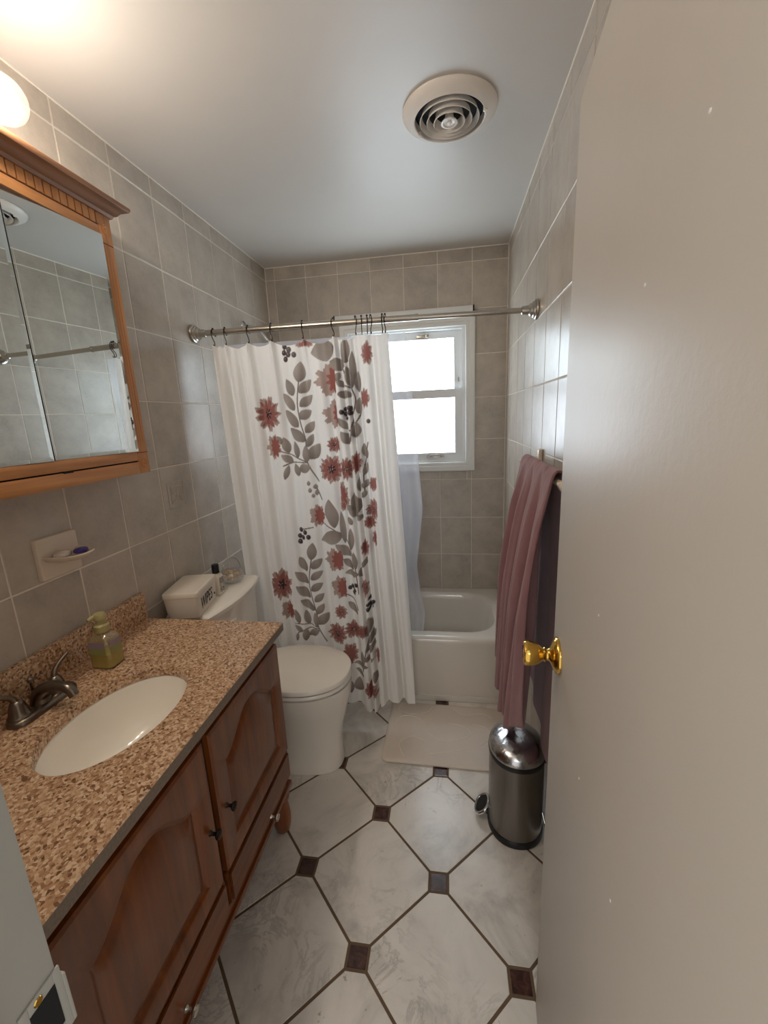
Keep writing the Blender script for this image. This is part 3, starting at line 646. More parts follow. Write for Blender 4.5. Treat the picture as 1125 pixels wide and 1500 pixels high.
# ---------------------------------------------------------------- ceiling vent
vt = thing('ceiling_vent', 'round white air vent with concentric rings on the ceiling', 'vent', (1.131, 1.585, H))
VC = (1.131, 1.588, H)
finish('duct_shadow', lathe(bm_new(), VC, (0,0,-1), [(0.1085, 0.0005), (0.1085, 0.0030), (0.001, 0.0031)], 48), 'shade_black', vt)
finish('flange', lathe(bm_new(), VC, (0,0,-1), [(0.146,0.0005),(0.148,0.004),(0.145,0.010),(0.130,0.019),(0.117,0.025),(0.112,0.027),(0.109,0.025),(0.109,0.002)], 72), 'vent', vt)
for r, h in ((0.092, 0.029), (0.070, 0.032), (0.048, 0.035)):
    finish('ring', lathe(bm_new(), VC, (0,0,-1), [(r-0.007, 0.010),(r-0.005, h-0.010),(r, h),(r+0.0015, h-0.0015),(r-0.003, h-0.010),(r-0.0052, 0.010),(r-0.007, 0.010)], 64, cap=(False, False)), 'vent', vt)
finish('centre_boss', lathe(bm_new(), VC, (0,0,-1), [(0.012,0.004),(0.014,0.022),(0.024,0.032),(0.026,0.036),(0.020,0.037),(0.017,0.034),(0.008,0.033),(0.006,0.038),(0.001,0.039)], 32), 'vent', vt)
bx('cross_bar', VC[0]-0.003, VC[0]+0.003, VC[1]-0.110, VC[1]+0.110, H-0.012, H-0.007, 'vent', vt)
for a in (2.6, -0.2): finish('clip', lathe(bm_new(), (VC[0]+0.112*math.cos(a), VC[1]+0.112*math.sin(a), H-0.018), (0,0,-1), [(0.007,0),(0.007,0.011),(0.003,0.013)], 12), 'vent', vt)
# ---------------------------------------------------------------- toilet
tl = thing('toilet', 'white two piece toilet with closed lid between vanity and shower curtain', 'toilet', (0.35, 1.62, 0))
TYc = 1.610
def lp(cx, rx, ry, z, e=2.2, n=48): return sell(cx, TYc, rx, ry, z, n, e)
finish('bowl', loft(bm_new(), [lp(0.385,0.238,0.112,0.002,2.8), lp(0.385,0.238,0.112,0.012,2.8), lp(0.388,0.230,0.106,0.05,2.7), lp(0.398,0.224,0.103,0.14,2.5), lp(0.412,0.222,0.110,0.21,2.4), lp(0.430,0.232,0.142,0.308,2.3), lp(0.441,0.236,0.170,0.368,2.2), lp(0.446,0.236,0.182,0.426,2.2), lp(0.446,0.234,0.184,0.426,2.2), lp(0.446,0.225,0.176,0.432,2.2)]), 'porcelain', tl)
bm = bm_new(); loft(bm, [rrect(0.125, TYc, 0.105, 0.12, 0.03, 0.30), rrect(0.125, TYc, 0.105, 0.17, 0.03, 0.37), rrect(0.125, TYc, 0.105, 0.18, 0.03, 0.405)]); finish('tank_shelf', bm, 'porcelain', tl)
def st(k, z): return sell(0.446, TYc, 0.236*k, 0.188*k, z, 56, 2.25, 0.98)
finish('seat', loft(bm_new(), [st(0.97,0.452), st(1.0,0.438), st(1.0,0.448), st(0.985,0.452)]), 'porcelain', tl)
finish('lid', loft(bm_new(), [st(0.975,0.455), st(1.0,0.458), st(1.002,0.468), st(0.985,0.475), st(0.93,0.479), st(0.5,0.482)]), 'porcelain', tl)
for s in (-1, 1): finish('lid_hinge', lathe(bm_new(), (0.228, TYc+s*0.075-0.02, 0.454), (0,1,0), [(0.012,0),(0.014,0.003),(0.014,0.037),(0.012,0.04)], 16), 'porcelain', tl)
def tank(g, z, bow=0.022, hy=0.212, x1=0.176):
    out = []; n = 24
    for i in range(n+1):
        u = -1+2*i/n; out.append((x1-g+bow*(1-u*u), TYc+u*(hy-g), z))
    return out + [(0.012+g*0.3, TYc+hy-g, z), (0.012+g*0.3, TYc-hy+g, z)]
finish('tank', loft(bm_new(), [tank(0.03,0.406), tank(0.018,0.43), tank(0.008,0.55), tank(0.004,0.775), tank(0.004,0.792)]), 'porcelain', tl)
finish('tank_lid', loft(bm_new(), [tank(0.002,0.793,0.034,0.222,0.182), tank(-0.006,0.799,0.034,0.222,0.182), tank(-0.007,0.815,0.034,0.222,0.182), tank(0.0,0.823,0.034,0.222,0.182), tank(0.012,0.826,0.034,0.222,0.182)]), 'porcelain', tl)
lv = finish('flush_lever', lathe(bm_new(), (0.185, TYc-0.145, 0.745), (1,0,0), [(0.013,0),(0.013,0.01),(0.009,0.014),(0.006,0.022)], 18), 'white_plastic', tl)
finish('lever_arm', tube(bm_new(), [(0.204, TYc-0.145, 0.745), (0.212, TYc-0.11, 0.742), (0.213, TYc-0.075, 0.738)], [0.006, 0.006, 0.007], 10), 'white_plastic', lv)
for s in (-1, 1): finish('bolt_cap', lathe(bm_new(), (0.36, TYc+s*0.098, 0.055), (0, s, 0.15), [(0.012,0),(0.012,0.012),(0.009,0.017),(0.002,0.019)], 14), 'white_plastic', tl)
TLZ = 0.8265
# ---------------------------------------------------------------- wipes box, spray bottle, glass basket on the tank
wbx = thing('wipes_box', 'white plastic wipes box with tall black lettering on the toilet tank lid', 'box', (0.090, 1.445, TLZ))
wbx.rotation_euler = (0, 0, math.radians(11))
def wpart(name, bm, mat):
    o = finish(name, bm, mat); o.parent = wbx; return o
wpart('body', loft(bm_new(), [rrect(0, 0, 0.056, 0.092, 0.014, 0.0005), rrect(0, 0, 0.060, 0.096, 0.014, 0.004), rrect(0, 0, 0.067, 0.103, 0.014, 0.088)]), 'white_plastic')
wpart('lid', loft(bm_new(), [rrect(0, 0, 0.0665, 0.1025, 0.014, 0.0885), rrect(0, 0, 0.0685, 0.1045, 0.014, 0.0895), rrect(0, 0, 0.0685, 0.1045, 0.014, 0.104), rrect(0, 0, 0.066, 0.102, 0.013, 0.1075), rrect(0, 0, 0.060, 0.096, 0.011, 0.109)]), 'white_plastic')
def letters(name, txt, size, M, mat, par, sx=1.0, off=0.0):
    cu = bpy.data.curves.new(name, 'FONT'); cu.body = txt; cu.size = size; cu.extrude = 0.0003; cu.align_x = 'CENTER'; cu.align_y = 'CENTER'; cu.offset = off
    o = bpy.data.objects.new(name, cu); SC.collection.objects.link(o); dg = bpy.context.evaluated_depsgraph_get()
    me = bpy.data.meshes.new_from_object(o.evaluated_get(dg)); bpy.data.objects.remove(o)
    me.transform(M @ Matrix.Scale(sx, 4, (1,0,0))); me.name = name; me.materials.append(MAT[mat])
    o = bpy.data.objects.new(name, me); SC.collection.objects.link(o); o.parent = par; return o
slope = math.atan2(0.007, 0.084)
MF = Matrix.Translation((0.0645, -0.012, 0.047)) @ Matrix.Rotation(slope, 4, 'Y') @ Matrix(((0,0,1,0),(1,0,0,0),(0,1,0,0),(0,0,0,1)))
letters('lettering', 'WIPES', 0.072, MF, 'ink', wbx, 0.60)
hb = bm_new(); hp = []
for i in range(24):
    a = 2*PI*i/24; hp.append((0.0052/16*16*math.sin(a)**3 + 0.072, (13*math.cos(a)-5*math.cos(2*a)-2*math.cos(3*a)-math.cos(4*a))*0.0052/16 + 0.034))
wpart('heart_mark', prism(hb, hp, 0, 0.0620, 0.0644), 'ink')
dp = thing('spray_bottle', 'small white bottle with black cap and ornate label behind the wipes box', 'bottle', (0.112, 1.60, TLZ))
qx, qy = 0.112, 1.600
def bt(hx_, hy_, r, z): return rrect(qx, qy, hx_, hy_, r, TLZ+z, 6)
finish('bottle', loft(bm_new(), [bt(0.019,0.021,0.008,0.0005), bt(0.021,0.023,0.009,0.004), bt(0.021,0.023,0.009,0.078), bt(0.018,0.020,0.011,0.088), bt(0.010,0.010,0.010,0.092), bt(0.010,0.010,0.010,0.098)]), 'white_plastic', dp)
finish('cap', lathe(bm_new(), (qx, qy, TLZ+0.0955), (0,0,1), [(0.0155,0),(0.0155,0.034),(0.0145,0.0375),(0.012,0.039),(0.002,0.0392)], 28), 'black', dp)
lb = bx('label', qx+0.0211, qx+0.0214, qy-0.015, qy+0.015, TLZ+0.012, TLZ+0.076, 'ink', dp)
for y0, y1, z0, z1, m in ((-0.0125,0.0125,0.0145,0.0735,'white_plastic'), (-0.0105,0.0105,0.052,0.071,'ink'), (-0.007,0.007,0.034,0.048,'ink'), (-0.0055,0.0055,0.0355,0.0465,'white_plastic'), (-0.0105,0.0105,0.017,0.030,'ink'), (-0.007,0.007,0.021,0.026,'white_plastic'), (-0.006,0.006,0.056,0.067,'white_plastic'), (-0.003,0.003,0.058,0.065,'ink')):
    k_ = 0.00025*(1+[(-0.0125),(-0.0105),(-0.007),(-0.0055),(-0.0105),(-0.007),(-0.006),(-0.003)].index(y0))
    bx('label_print', qx+0.0213, qx+0.0214+k_, qy+y0, qy+y1, TLZ+z0, TLZ+z1, m, lb)
gb = thing('glass_basket', 'round glass basket with loop handle on the far end of toilet tank', 'bowl', (0.112, 1.728, TLZ))
gx, gy = 0.112, 1.728
finish('bowl', lathe(bm_new(), (gx, gy, TLZ), (0,0,1), [(r*1.1,h) for r,h in ((0.024,0.0008),(0.034,0.003),(0.045,0.014),(0.050,0.028),(0.048,0.046),(0.045,0.056),(0.0435,0.056),(0.0465,0.046),(0.0485,0.028),(0.0435,0.016),(0.033,0.006),(0.001,0.005))], 36), 'clear', gb)
hp = [(gx+0.050*math.cos(a)*0.35, gy+0.050*math.cos(a), TLZ+0.053+0.068*math.sin(a)) for a in [PI*k/20 for k in range(21)]]
finish('loop_handle', tube(bm_new(), hp, 0.0030, 8), 'rim_glass', gb)
rnd = random.Random(7); bm = bm_new()
for k in range(90):
    a, r = rnd.uniform(0, 2*PI), 0.043*math.sqrt(rnd.random()); z = rnd.uniform(0.014, 0.050)
    r *= min(1, (0.5+z*14))
    q = bmesh.ops.create_icosphere(bm, subdivisions=1, radius=rnd.uniform(0.005, 0.009)); M_ = Matrix.Translation((gx+r*math.cos(a), gy+r*math.sin(a), TLZ+z)) @ Matrix.Rotation(rnd.uniform(0, 6), 4, (rnd.random(), rnd.random(), 1)) @ Matrix.Diagonal((1.2, 0.8, 0.35, 1))
    bmesh.ops.transform(bm, matrix=M_, verts=q['verts'])
o = finish('potpourri', bm, 'petal_mix'); tag(o, 'pale dried potpourri petals filling the glass basket', 'potpourri'); o['kind'] = 'stuff'
# ---------------------------------------------------------------- curtain rod and hooks
YR, ZRod = 1.858, 1.942
def rz(x): return 1.944 + 0.004*math.sin(PI*x/W)
rod = thing('curtain_rod', 'brushed nickel tension shower rod spanning between the tiled side walls', 'curtain rod', (W/2, YR, ZRod))
finish('rod_tube', tube(bm_new(), [(0.03, YR, 1.948), (1.0, YR, 1.944)], 0.0128, 20), 'nickel', rod)
finish('rod_tube', tube(bm_new(), [(0.985, YR, 1.944), (W-0.03, YR, 1.938)], 0.0106, 20), 'nickel', rod)
finish('joint_collar', tube(bm_new(), [(0.990, YR, 1.944), (1.002, YR, 1.944)], 0.0140, 20), 'nickel', rod)
fprof = [(0.036,0),(0.038,0.004),(0.036,0.010),(0.031,0.012),(0.030,0.018),(0.025,0.021),(0.024,0.029),(0.018,0.034),(0.0165,0.048),(0.0150,0.060),(0.0105,0.063)]
finish('end_flange', lathe(bm_new(), (0.0005, YR, 1.948), (1,0,0), fprof, 36), 'nickel', rod)
finish('end_flange', lathe(bm_new(), (W-0.0005, YR, 1.938), (-1,0,0), fprof, 36), 'nickel', rod)
HOOKS = [0.095, 0.151, 0.258, 0.365, 0.506, 0.642, 0.738, 0.764, 0.788, 0.803, 0.852, 0.864]
names = ['first', 'second', 'third', 'fourth', 'fifth', 'sixth', 'seventh', 'eighth', 'ninth', 'tenth', 'eleventh', 'last']
ring = [(0, YR+0.016*math.sin(a), 0.016*math.cos(a)) for a in [math.radians(d) for d in range(200, -170, -20)]]
ring = [Vector((0.0, (p[1]-YR)*1.0, p[2])) for p in ring]
path = [Vector((0, 0.004, -0.022))] and smooth_path([(0, 0.0165, -0.004), (0, 0.0125, 0.0115), (0, 0, 0.0165), (0, -0.0125, 0.0115), (0, -0.0168, -0.004), (0, -0.010, -0.022), (0, 0.001, -0.034), (0, 0.004, -0.046), (0, -0.002, -0.054), (0, -0.008, -0.048)], 5)
hk = bm_new(); tube(hk, path, 0.0019, 8)
bmesh.ops.create_icosphere(hk, subdivisions=2, radius=0.0052, matrix=Matrix.Translation((0, 0.0165, -0.006)))
bmesh.ops.create_icosphere(hk, subdivisions=2, radius=0.0045, matrix=Matrix.Translation((0, 0.0, 0.0185)))
hm = None
for i, (x, nm) in enumerate(zip(HOOKS, names)):
    if hm is None: o = finish('curtain_hook', hk, 'dark_metal', loc=(x, YR, rz(x))); hm = o
    else: o = hm.copy(); SC.collection.objects.link(o)
    o.location = (x, YR, rz(x)); o.rotation_euler = (0, 0, RT.uniform(-0.5, 0.5))
    tag(o, 'dark wire curtain hook on the rod, %s counting from the left wall' % nm, 'hook', 'wire hooks along the curtain rod')
# ---------------------------------------------------------------- shower curtain with its print
PRINT_FLOWERS=[(0.3115,1.5875,0.0625,0.0815,0,-9,9),(0.3205,1.4395,0.0405,0.0585,1,-9,9),(0.616,1.7195,0.079,0.0705,1,-9,0.639),(0.6325,1.5745,0.0675,0.0645,1,-9,0.635),(0.612,1.4395,0.035,0.0375,0,-9,0.634),(0.591,1.33,0.059,0.067,0,-9,0.633),(0.663,1.3305,0.033,0.0545,0,0.633,9),(0.7125,1.3575,0.0255,0.0525,2,-9,9),(0.6275,1.204,0.0475,0.073,2,0.624,9),(0.7795,1.8195,0.0245,0.0525,2,-9,9),(0.7625,1.6355,0.0225,0.0445,2,-9,9),(0.7845,1.259,0.0255,0.035,2,-9,0.796),(0.7795,1.143,0.0325,0.052,0,-9,0.794),(0.505,1.1105,0.038,0.0555,1,-9,9),(0.4875,1.874,0.0245,0.013,1,-9,9),(0.525,1.88,0.027,0.022,2,-9,9),(0.2965,0.7625,0.0605,0.0845,0,-9,9),(0.317,0.6235,0.037,0.0545,1,-9,9),(0.58,0.8965,0.057,0.0605,1,-9,0.617),(0.595,0.7555,0.048,0.0615,1,-9,0.623),(0.5885,0.624,0.0335,0.04,0,-9,9),(0.5625,0.504,0.0515,0.062,0,-9,9),(0.6445,0.526,0.0475,0.052,0,-9,9),(0.694,0.5315,0.026,0.0395,2,-9,9),(0.6205,0.3935,0.0425,0.0645,2,-9,9),(0.7735,1.136,0.0335,0.034,0,-9,0.792),(0.7585,1.08,0.0315,0.032,2,-9,9),(0.733,0.9615,0.019,0.0415,2,-9,9),(0.7805,1.0005,0.0205,0.0425,2,-9,0.785),(0.72,0.766,0.018,0.053,2,-9,9),(0.724,0.2105,0.036,0.0535,2,-9,9),(0.7665,0.405,0.0175,0.046,2,-9,0.772),(0.636,1.1575,0.017,0.0245,2,-9,9)]
PRINT_LEAVES=[(0.641,1.851,0.533,1.834,0.086),(0.683,1.783,0.689,1.894,0.042),(0.681,1.768,0.613,1.795,0.052),(0.71,1.677,0.716,1.833,0.031),(0.707,1.681,0.687,1.772,0.033),(0.735,1.663,0.734,1.752,0.029),(0.644,1.657,0.712,1.652,0.033),(0.73,1.57,0.734,1.643,0.025),(0.633,1.555,0.683,1.504,0.028),(0.709,1.466,0.721,1.537,0.041),(0.687,1.44,0.647,1.497,0.04),(0.758,1.373,0.742,1.441,0.03),(0.674,1.688,0.639,1.717,0.025),(0.636,1.712,0.658,1.747,0.026),(0.468,1.717,0.483,1.804,0.05),(0.441,1.661,0.41,1.734,0.042),(0.466,1.672,0.525,1.726,0.042),(0.442,1.598,0.39,1.673,0.041),(0.466,1.613,0.525,1.661,0.038),(0.452,1.522,0.393,1.601,0.045),(0.458,1.562,0.512,1.595,0.041),(0.477,1.459,0.407,1.521,0.045),(0.482,1.497,0.524,1.547,0.035),(0.484,1.433,0.512,1.492,0.028),(0.491,1.379,0.547,1.447,0.054),(0.478,1.364,0.476,1.441,0.033),(0.438,1.385,0.427,1.462,0.031),(0.391,1.409,0.373,1.481,0.037),(0.365,1.451,0.341,1.487,0.029),(0.407,1.366,0.355,1.4,0.033),(0.44,1.331,0.493,1.344,0.042),(0.435,1.302,0.417,1.36,0.036),(0.362,1.286,0.386,1.353,0.025),(0.477,1.255,0.477,1.279,0.016),(0.505,1.238,0.506,1.262,0.019),(0.481,1.222,0.481,1.246,0.017),(0.509,1.208,0.509,1.236,0.016),(0.495,1.198,0.493,1.218,0.015),(0.741,1.3,0.759,1.358,0.022),(0.736,1.24,0.756,1.279,0.026),(0.72,1.22,0.719,1.3,0.02),(0.729,1.199,0.746,1.229,0.024),(0.707,1.128,0.692,1.222,0.045),(0.679,1.138,0.662,1.17,0.027),(0.571,1.082,0.568,1.191,0.052),(0.589,1.054,0.572,1.183,0.056),(0.623,1.023,0.512,0.988,0.065),(0.632,0.975,0.62,1.133,0.026),(0.662,0.95,0.669,1.058,0.036),(0.66,0.917,0.585,0.973,0.044),(0.683,0.858,0.675,0.942,0.026),(0.672,0.855,0.617,0.899,0.037),(0.695,0.834,0.622,0.828,0.033),(0.676,0.62,0.627,0.676,0.035),(0.707,0.813,0.703,0.86,0.023),(0.714,1.108,0.663,1.147,0.033),(0.728,1.102,0.695,1.113,0.025),(0.678,1.073,0.66,1.113,0.023),(0.716,0.871,0.738,0.912,0.022),(0.458,0.894,0.472,0.98,0.047),(0.431,0.834,0.396,0.905,0.041),(0.456,0.85,0.51,0.897,0.04),(0.433,0.769,0.372,0.833,0.04),(0.449,0.793,0.509,0.835,0.036),(0.44,0.697,0.37,0.757,0.044),(0.446,0.735,0.505,0.773,0.038),(0.458,0.632,0.387,0.683,0.042),(0.461,0.676,0.506,0.719,0.035),(0.468,0.611,0.503,0.664,0.034),(0.47,0.555,0.522,0.612,0.049),(0.461,0.541,0.456,0.621,0.03),(0.418,0.548,0.405,0.628,0.03),(0.372,0.558,0.356,0.635,0.03),(0.384,0.512,0.345,0.55,0.026),(0.413,0.487,0.475,0.529,0.034),(0.396,0.462,0.4,0.53,0.033),(0.345,0.458,0.36,0.508,0.02),(0.728,0.533,0.733,0.619,0.031),(0.727,0.48,0.763,0.553,0.027),(0.704,0.417,0.761,0.486,0.03),(0.694,0.373,0.747,0.395,0.029),(0.713,0.339,0.633,0.339,0.025),(0.689,0.28,0.642,0.306,0.025),(0.654,0.179,0.658,0.258,0.052),(0.615,0.176,0.61,0.255,0.032),(0.726,0.494,0.699,0.56,0.027),(0.687,0.344,0.686,0.424,0.023),(0.751,0.254,0.744,0.323,0.019)]
PRINT_STEMS=[[(0.469,1.721),(0.456,1.629),(0.463,1.543),(0.48,1.465),(0.48,1.366),(0.522,1.274)],[(0.48,1.364),(0.418,1.393),(0.352,1.42)],[(0.48,1.362),(0.415,1.366),(0.361,1.349)],[(0.707,1.681),(0.72,1.644),(0.719,1.607),(0.701,1.533),(0.692,1.453)],[(0.67,1.773),(0.69,1.718),(0.709,1.679)],[(0.665,1.697),(0.707,1.679)],[(0.635,1.555),(0.677,1.51),(0.699,1.495)],[(0.509,1.244),(0.531,1.187)],[(0.767,1.445),(0.74,1.319),(0.742,1.219)],[(0.742,1.606),(0.729,1.551),(0.702,1.514)],[(0.459,0.894),(0.439,0.782),(0.447,0.707),(0.466,0.608),(0.468,0.541),(0.504,0.46)],[(0.468,0.541),(0.407,0.552),(0.348,0.559)],[(0.467,0.534),(0.411,0.527),(0.36,0.508)],[(0.533,1.072),(0.615,1.023),(0.66,0.947),(0.68,0.86),(0.69,0.734)],[(0.618,0.721),(0.669,0.679),(0.681,0.647)],[(0.739,0.583),(0.72,0.482),(0.707,0.425),(0.685,0.309)],[(0.425,1.046),(0.482,1.056)]]
PRINT_BERRIES=[(0.418,1.868,0.01),(0.413,1.843,0.01),(0.436,1.855,0.01),(0.432,1.835,0.01),(0.457,1.833,0.01),(0.418,1.816,0.01),(0.657,1.58,0.009),(0.674,1.593,0.009),(0.694,1.596,0.009),(0.674,1.572,0.009),(0.694,1.576,0.009),(0.679,1.553,0.008),(0.774,1.537,0.008),(0.417,1.042,0.01),(0.408,1.011,0.01),(0.439,1.031,0.01),(0.426,1.005,0.01),(0.455,1.008,0.01),(0.408,0.983,0.011),(0.678,0.776,0.009),(0.656,0.76,0.009),(0.668,0.746,0.009),(0.64,0.749,0.009),(0.662,0.728,0.009),(0.742,0.708,0.008),(0.756,0.69,0.009),(0.733,0.681,0.008),(0.747,0.67,0.009),(0.732,0.657,0.009)]
NX, NZ = 440, 520
uu = np.linspace(0, 1, NX)[None, :]; vv = np.linspace(0, 1, NZ)[:, None]     # v: 0 bottom, 1 top
def sag(x):
    z = np.full_like(x, 1.893)
    hs = HOOKS
    for a, b in zip(hs, hs[1:]):
        g = b-a; m = (x >= a) & (x <= b); t_ = (x-a)/g; z = np.where(m, 1.893-min(0.022, 0.17*g)*4*t_*(1-t_)*0.95, z)
    return z
XLt, XLb, XRt, XRb = 0.086, 0.135, 0.872, 0.942
vs_ = vv**1.0
xl = XLb + (XLt-XLb)*vs_; xr = XRb + (XRt-XRb)*np.clip(vs_, 0, 1)**1.15
XX = xl + (xr-xl)*uu
zt = sag(XLt + (XRt-XLt)*uu); zb = 0.118 - 0.03*np.exp(-((uu-0.72)/0.05)**2) + 0.018*np.clip((uu-0.80)/0.05, 0, 1)
ZZ = zb + (zt-zb)*vv
U = np.broadcast_to(uu, XX.shape); V = np.broadcast_to(vv, XX.shape)
dens = 7.5 + 5*np.exp(-((uu-0.1)/0.12)**2) + 20*np.exp(-((uu-0.765)/0.05)**2) + 3*np.exp(-((uu-0.9)/0.06)**2)
ph = np.cumsum(dens, axis=1)/NX*2*PI
amp = 0.0110 + 0.005*np.exp(-((U-0.12)/0.13)**2) + 0.013*np.exp(-((U-0.77)/0.05)**2) + 0.012*np.exp(-((U-0.94)/0.07)**2)
wob = 0.55*np.sin(2.3*V+6*U) + 0.35*np.sin(5.1*V+1.0+11*U)
fold = np.sin(ph+wob) + 0.32*np.sin(2*ph+1.3+1.7*wob) + 0.22*np.sin(0.53*ph+2.2-1.2*V)
top = np.clip((1-V)/0.14, 0, 1); top = top*top*(3-2*top)
pin = np.zeros_like(XX)
for x in HOOKS[:6]:
    u0 = (x-XLt)/(XRt-XLt); pin += np.exp(-((U-u0)/(0.010+0.05*(1-V)))**2)*np.exp(-((1-V)/0.10))*0.020
YY = 1.862 - amp*(0.35+0.65*top)*fold - pin - 0.030*np.exp(-((U-0.745)/0.055)**2)*(1-V)**0.8 + 0.006*np.sin(9*V+5*U)*np.sin(7*U)
step = 1/(1+np.exp(-(U-0.685)/0.004)); YY = YY - 0.012*step*np.exp(-((U-0.69)/0.05)**2)*top
xs, zs_ = XX.ravel(), ZZ.ravel()
col = np.tile(np.array(lin((248, 245, 240))), (xs.size, 1))
def blend(mask, c):
    m = np.clip(mask, 0, 1)[:, None]; col[:] = col*(1-m) + np.array(c)*m
AA = 0.0022
def near(cx, cz, r): return np.nonzero((abs(xs-cx) < r) & (abs(zs_-cz) < r))[0]
def blend_i(idx, mask, c):
    m = np.clip(mask, 0, 1)[:, None]; c = np.asarray(c); col[idx] = col[idx]*(1-m) + c*m
rp = random.Random(11)
for pts in PRINT_STEMS:
    P = [(p.x, p.y) for p in smooth_path([(a, b, 0) for a, b in pts], 5)]
    for (x0, z0), (x1, z1) in zip(P, P[1:]):
        idx = near((x0+x1)/2, (z0+z1)/2, abs(x1-x0)+abs(z1-z0)+0.01)
        dx, dz = x1-x0, z1-z0; q = np.clip(((xs[idx]-x0)*dx+(zs_[idx]-z0)*dz)/(dx*dx+dz*dz+1e-12), 0, 1)
        dd = np.hypot(xs[idx]-x0-q*dx, zs_[idx]-z0-q*dz); blend_i(idx, (0.0036-dd)/AA, lin((112, 96, 90)))
for bx_, bz, tx, tz, w in PRINT_LEAVES:
    L_ = math.hypot(tx-bx_, tz-bz); idx = near((bx_+tx)/2, (bz+tz)/2, L_*0.6+w+0.01)
    ex, ez = (tx-bx_)/L_, (tz-bz)/L_; a = ((xs[idx]-bx_)*ex + (zs_[idx]-bz)*ez)/L_; b = (xs[idx]-bx_)*-ez + (zs_[idx]-bz)*ex
    aa = np.clip(a, 0, 1); half = w*0.5*1.05*np.sin(PI*aa**0.85)**0.8 + 1e-5
    m = np.where((a > 0) & (a < 1), (half-abs(b))/AA + 0.5, 0)
    s = rp.random(); c1 = np.array(lin((146+int(14*s), 134+int(10*s), 124+int(8*s)))); c2 = np.array(lin((112, 98, 92))); c3 = np.array(lin((172, 160, 150)))
    k = np.clip((b/half+1)/2, 0, 1)[:, None]; cc = c1*(1-k)+c3*k; e = (np.clip(1-aa*1.6, 0, 1)**1.5)[:, None]; cc = cc*(1-0.7*e)+c2*0.7*e
    edge = np.clip(1-(half-abs(b))/0.003, 0, 1)[:, None]*0.35; cc = cc*(1-edge)+c2*edge
    blend_i(idx, m*0.95, cc)
for cx_, cz_, rx_, rz_, kind, cl, cr in PRINT_FLOWERS:
    idx = near(cx_, cz_, max(rx_, rz_)*1.25); px_, pz_ = (xs[idx]-cx_)/rx_, (zs_[idx]-cz_)/rz_
    th_ = np.arctan2(pz_, px_); rr_ = np.hypot(px_, pz_); clipm = (xs[idx] > cl) & (xs[idx] < cr)
    o1, o2 = rp.uniform(0, 6), rp.uniform(0, 6); N1 = 9 if kind == 0 else 7
    edge = 0.86 + 0.13*np.cos(N1*th_+o1+1.2*np.sin(2*th_+o2)) + 0.05*np.cos(23*th_+o2)
    mid = 0.70 + 0.15*np.cos((N1+2)*th_+o2) + 0.06*np.cos(19*th_)
    outer, inner = np.array(lin((178, 152, 140))), np.array(lin((158, 100, 92)))
    pale = (0.5+0.5*np.cos(2*th_+o1))[:, None]; oc = outer*(1-0.35*pale) + np.array(lin((190, 164, 152)))*0.35*pale
    aspect = min(rx_, rz_)
    blend_i(idx, np.where(clipm, (edge-rr_)*aspect/AA+0.5, 0)*0.92, oc)
    if kind == 1:
        r2 = np.hypot((px_-0.28)/0.62, (pz_+0.02)/0.85); th2 = np.arctan2(pz_, px_-0.28); e2 = 0.85+0.16*np.cos(9*th2+o2); blend_i(idx, np.where(clipm, (e2-r2)*aspect*0.6/AA+0.5, 0)*0.9, np.array(lin((160, 96, 86))))
    else:
        blend_i(idx, np.where(clipm, (mid-rr_)*aspect/AA+0.5, 0)*0.75, inner)
        streak = np.clip(np.cos((N1*2)*th_+o1*2)-0.35, 0, 1)*np.clip(1.2-rr_*1.2, 0, 1)
        blend_i(idx, np.where(clipm & (rr_ < edge), streak*0.5, 0), np.array(lin((126, 74, 70))))
        if kind == 0:
            e3 = 0.24+0.09*np.cos(7*th_+o2); blend_i(idx, np.where(clipm, (e3-rr_)*aspect/AA+0.5, 0)*0.9, np.array(lin((62, 38, 40))))
            for _k in range(7):
                a, r = rp.uniform(0, 6.3), rp.uniform(0.05, 0.26); dd = np.hypot((px_-r*math.cos(a))*rx_, (pz_-r*math.sin(a))*rz_); blend_i(idx, np.where(clipm, (0.0026-dd)/0.0015, 0)*0.8, np.array(lin((214, 196, 184))))
for cx_, cz_, r in PRINT_BERRIES:
    idx = near(cx_, cz_, r*2); dd = np.hypot(xs[idx]-cx_, (zs_[idx]-cz_)*0.9); blend_i(idx, (r*1.1-dd)/AA+0.5, np.array(lin((66, 50, 50))))
    dd = np.hypot(xs[idx]-cx_+r*0.3, zs_[idx]-cz_-r*0.3); blend_i(idx, (r*0.35-dd)/AA+0.3, np.array(lin((140, 124, 120))))
def sheet(name, X, Y, Z, mat, parent=None, colors=None, closed=False):
    nz, nx = X.shape; co = np.stack([X.ravel(), Y.ravel(), Z.ravel()], 1); ii = np.arange(nz*nx).reshape(nz, nx)
    q = np.stack([ii[:-1,:-1].ravel(), ii[:-1,1:].ravel(), ii[1:,1:].ravel(), ii[1:,:-1].ravel()], 1)
    me = bpy.data.meshes.new(name); me.vertices.add(len(co)); me.vertices.foreach_set('co', co.ravel())
    me.loops.add(q.size); me.loops.foreach_set('vertex_index', q.ravel().astype(np.int32))
    me.polygons.add(len(q)); me.polygons.foreach_set('loop_start', np.arange(0, q.size, 4, dtype=np.int32)); me.polygons.foreach_set('loop_total', np.full(len(q), 4, dtype=np.int32))
    me.update(calc_edges=True); me.shade_smooth(); me.materials.append(MAT[mat])
    if colors is not None:
        at = me.color_attributes.new('print', 'FLOAT_COLOR', 'POINT'); at.data.foreach_set('color', np.concatenate([colors, np.ones((len(colors), 1))], 1).astype(np.float32).ravel())
    return link(name, me, parent)
cu = sheet('shower_curtain', XX, YY, ZZ, 'curtain', None, col)
tag(cu, 'white shower curtain printed with red brown flowers and grey leaves, hanging from the rod', 'shower curtain')
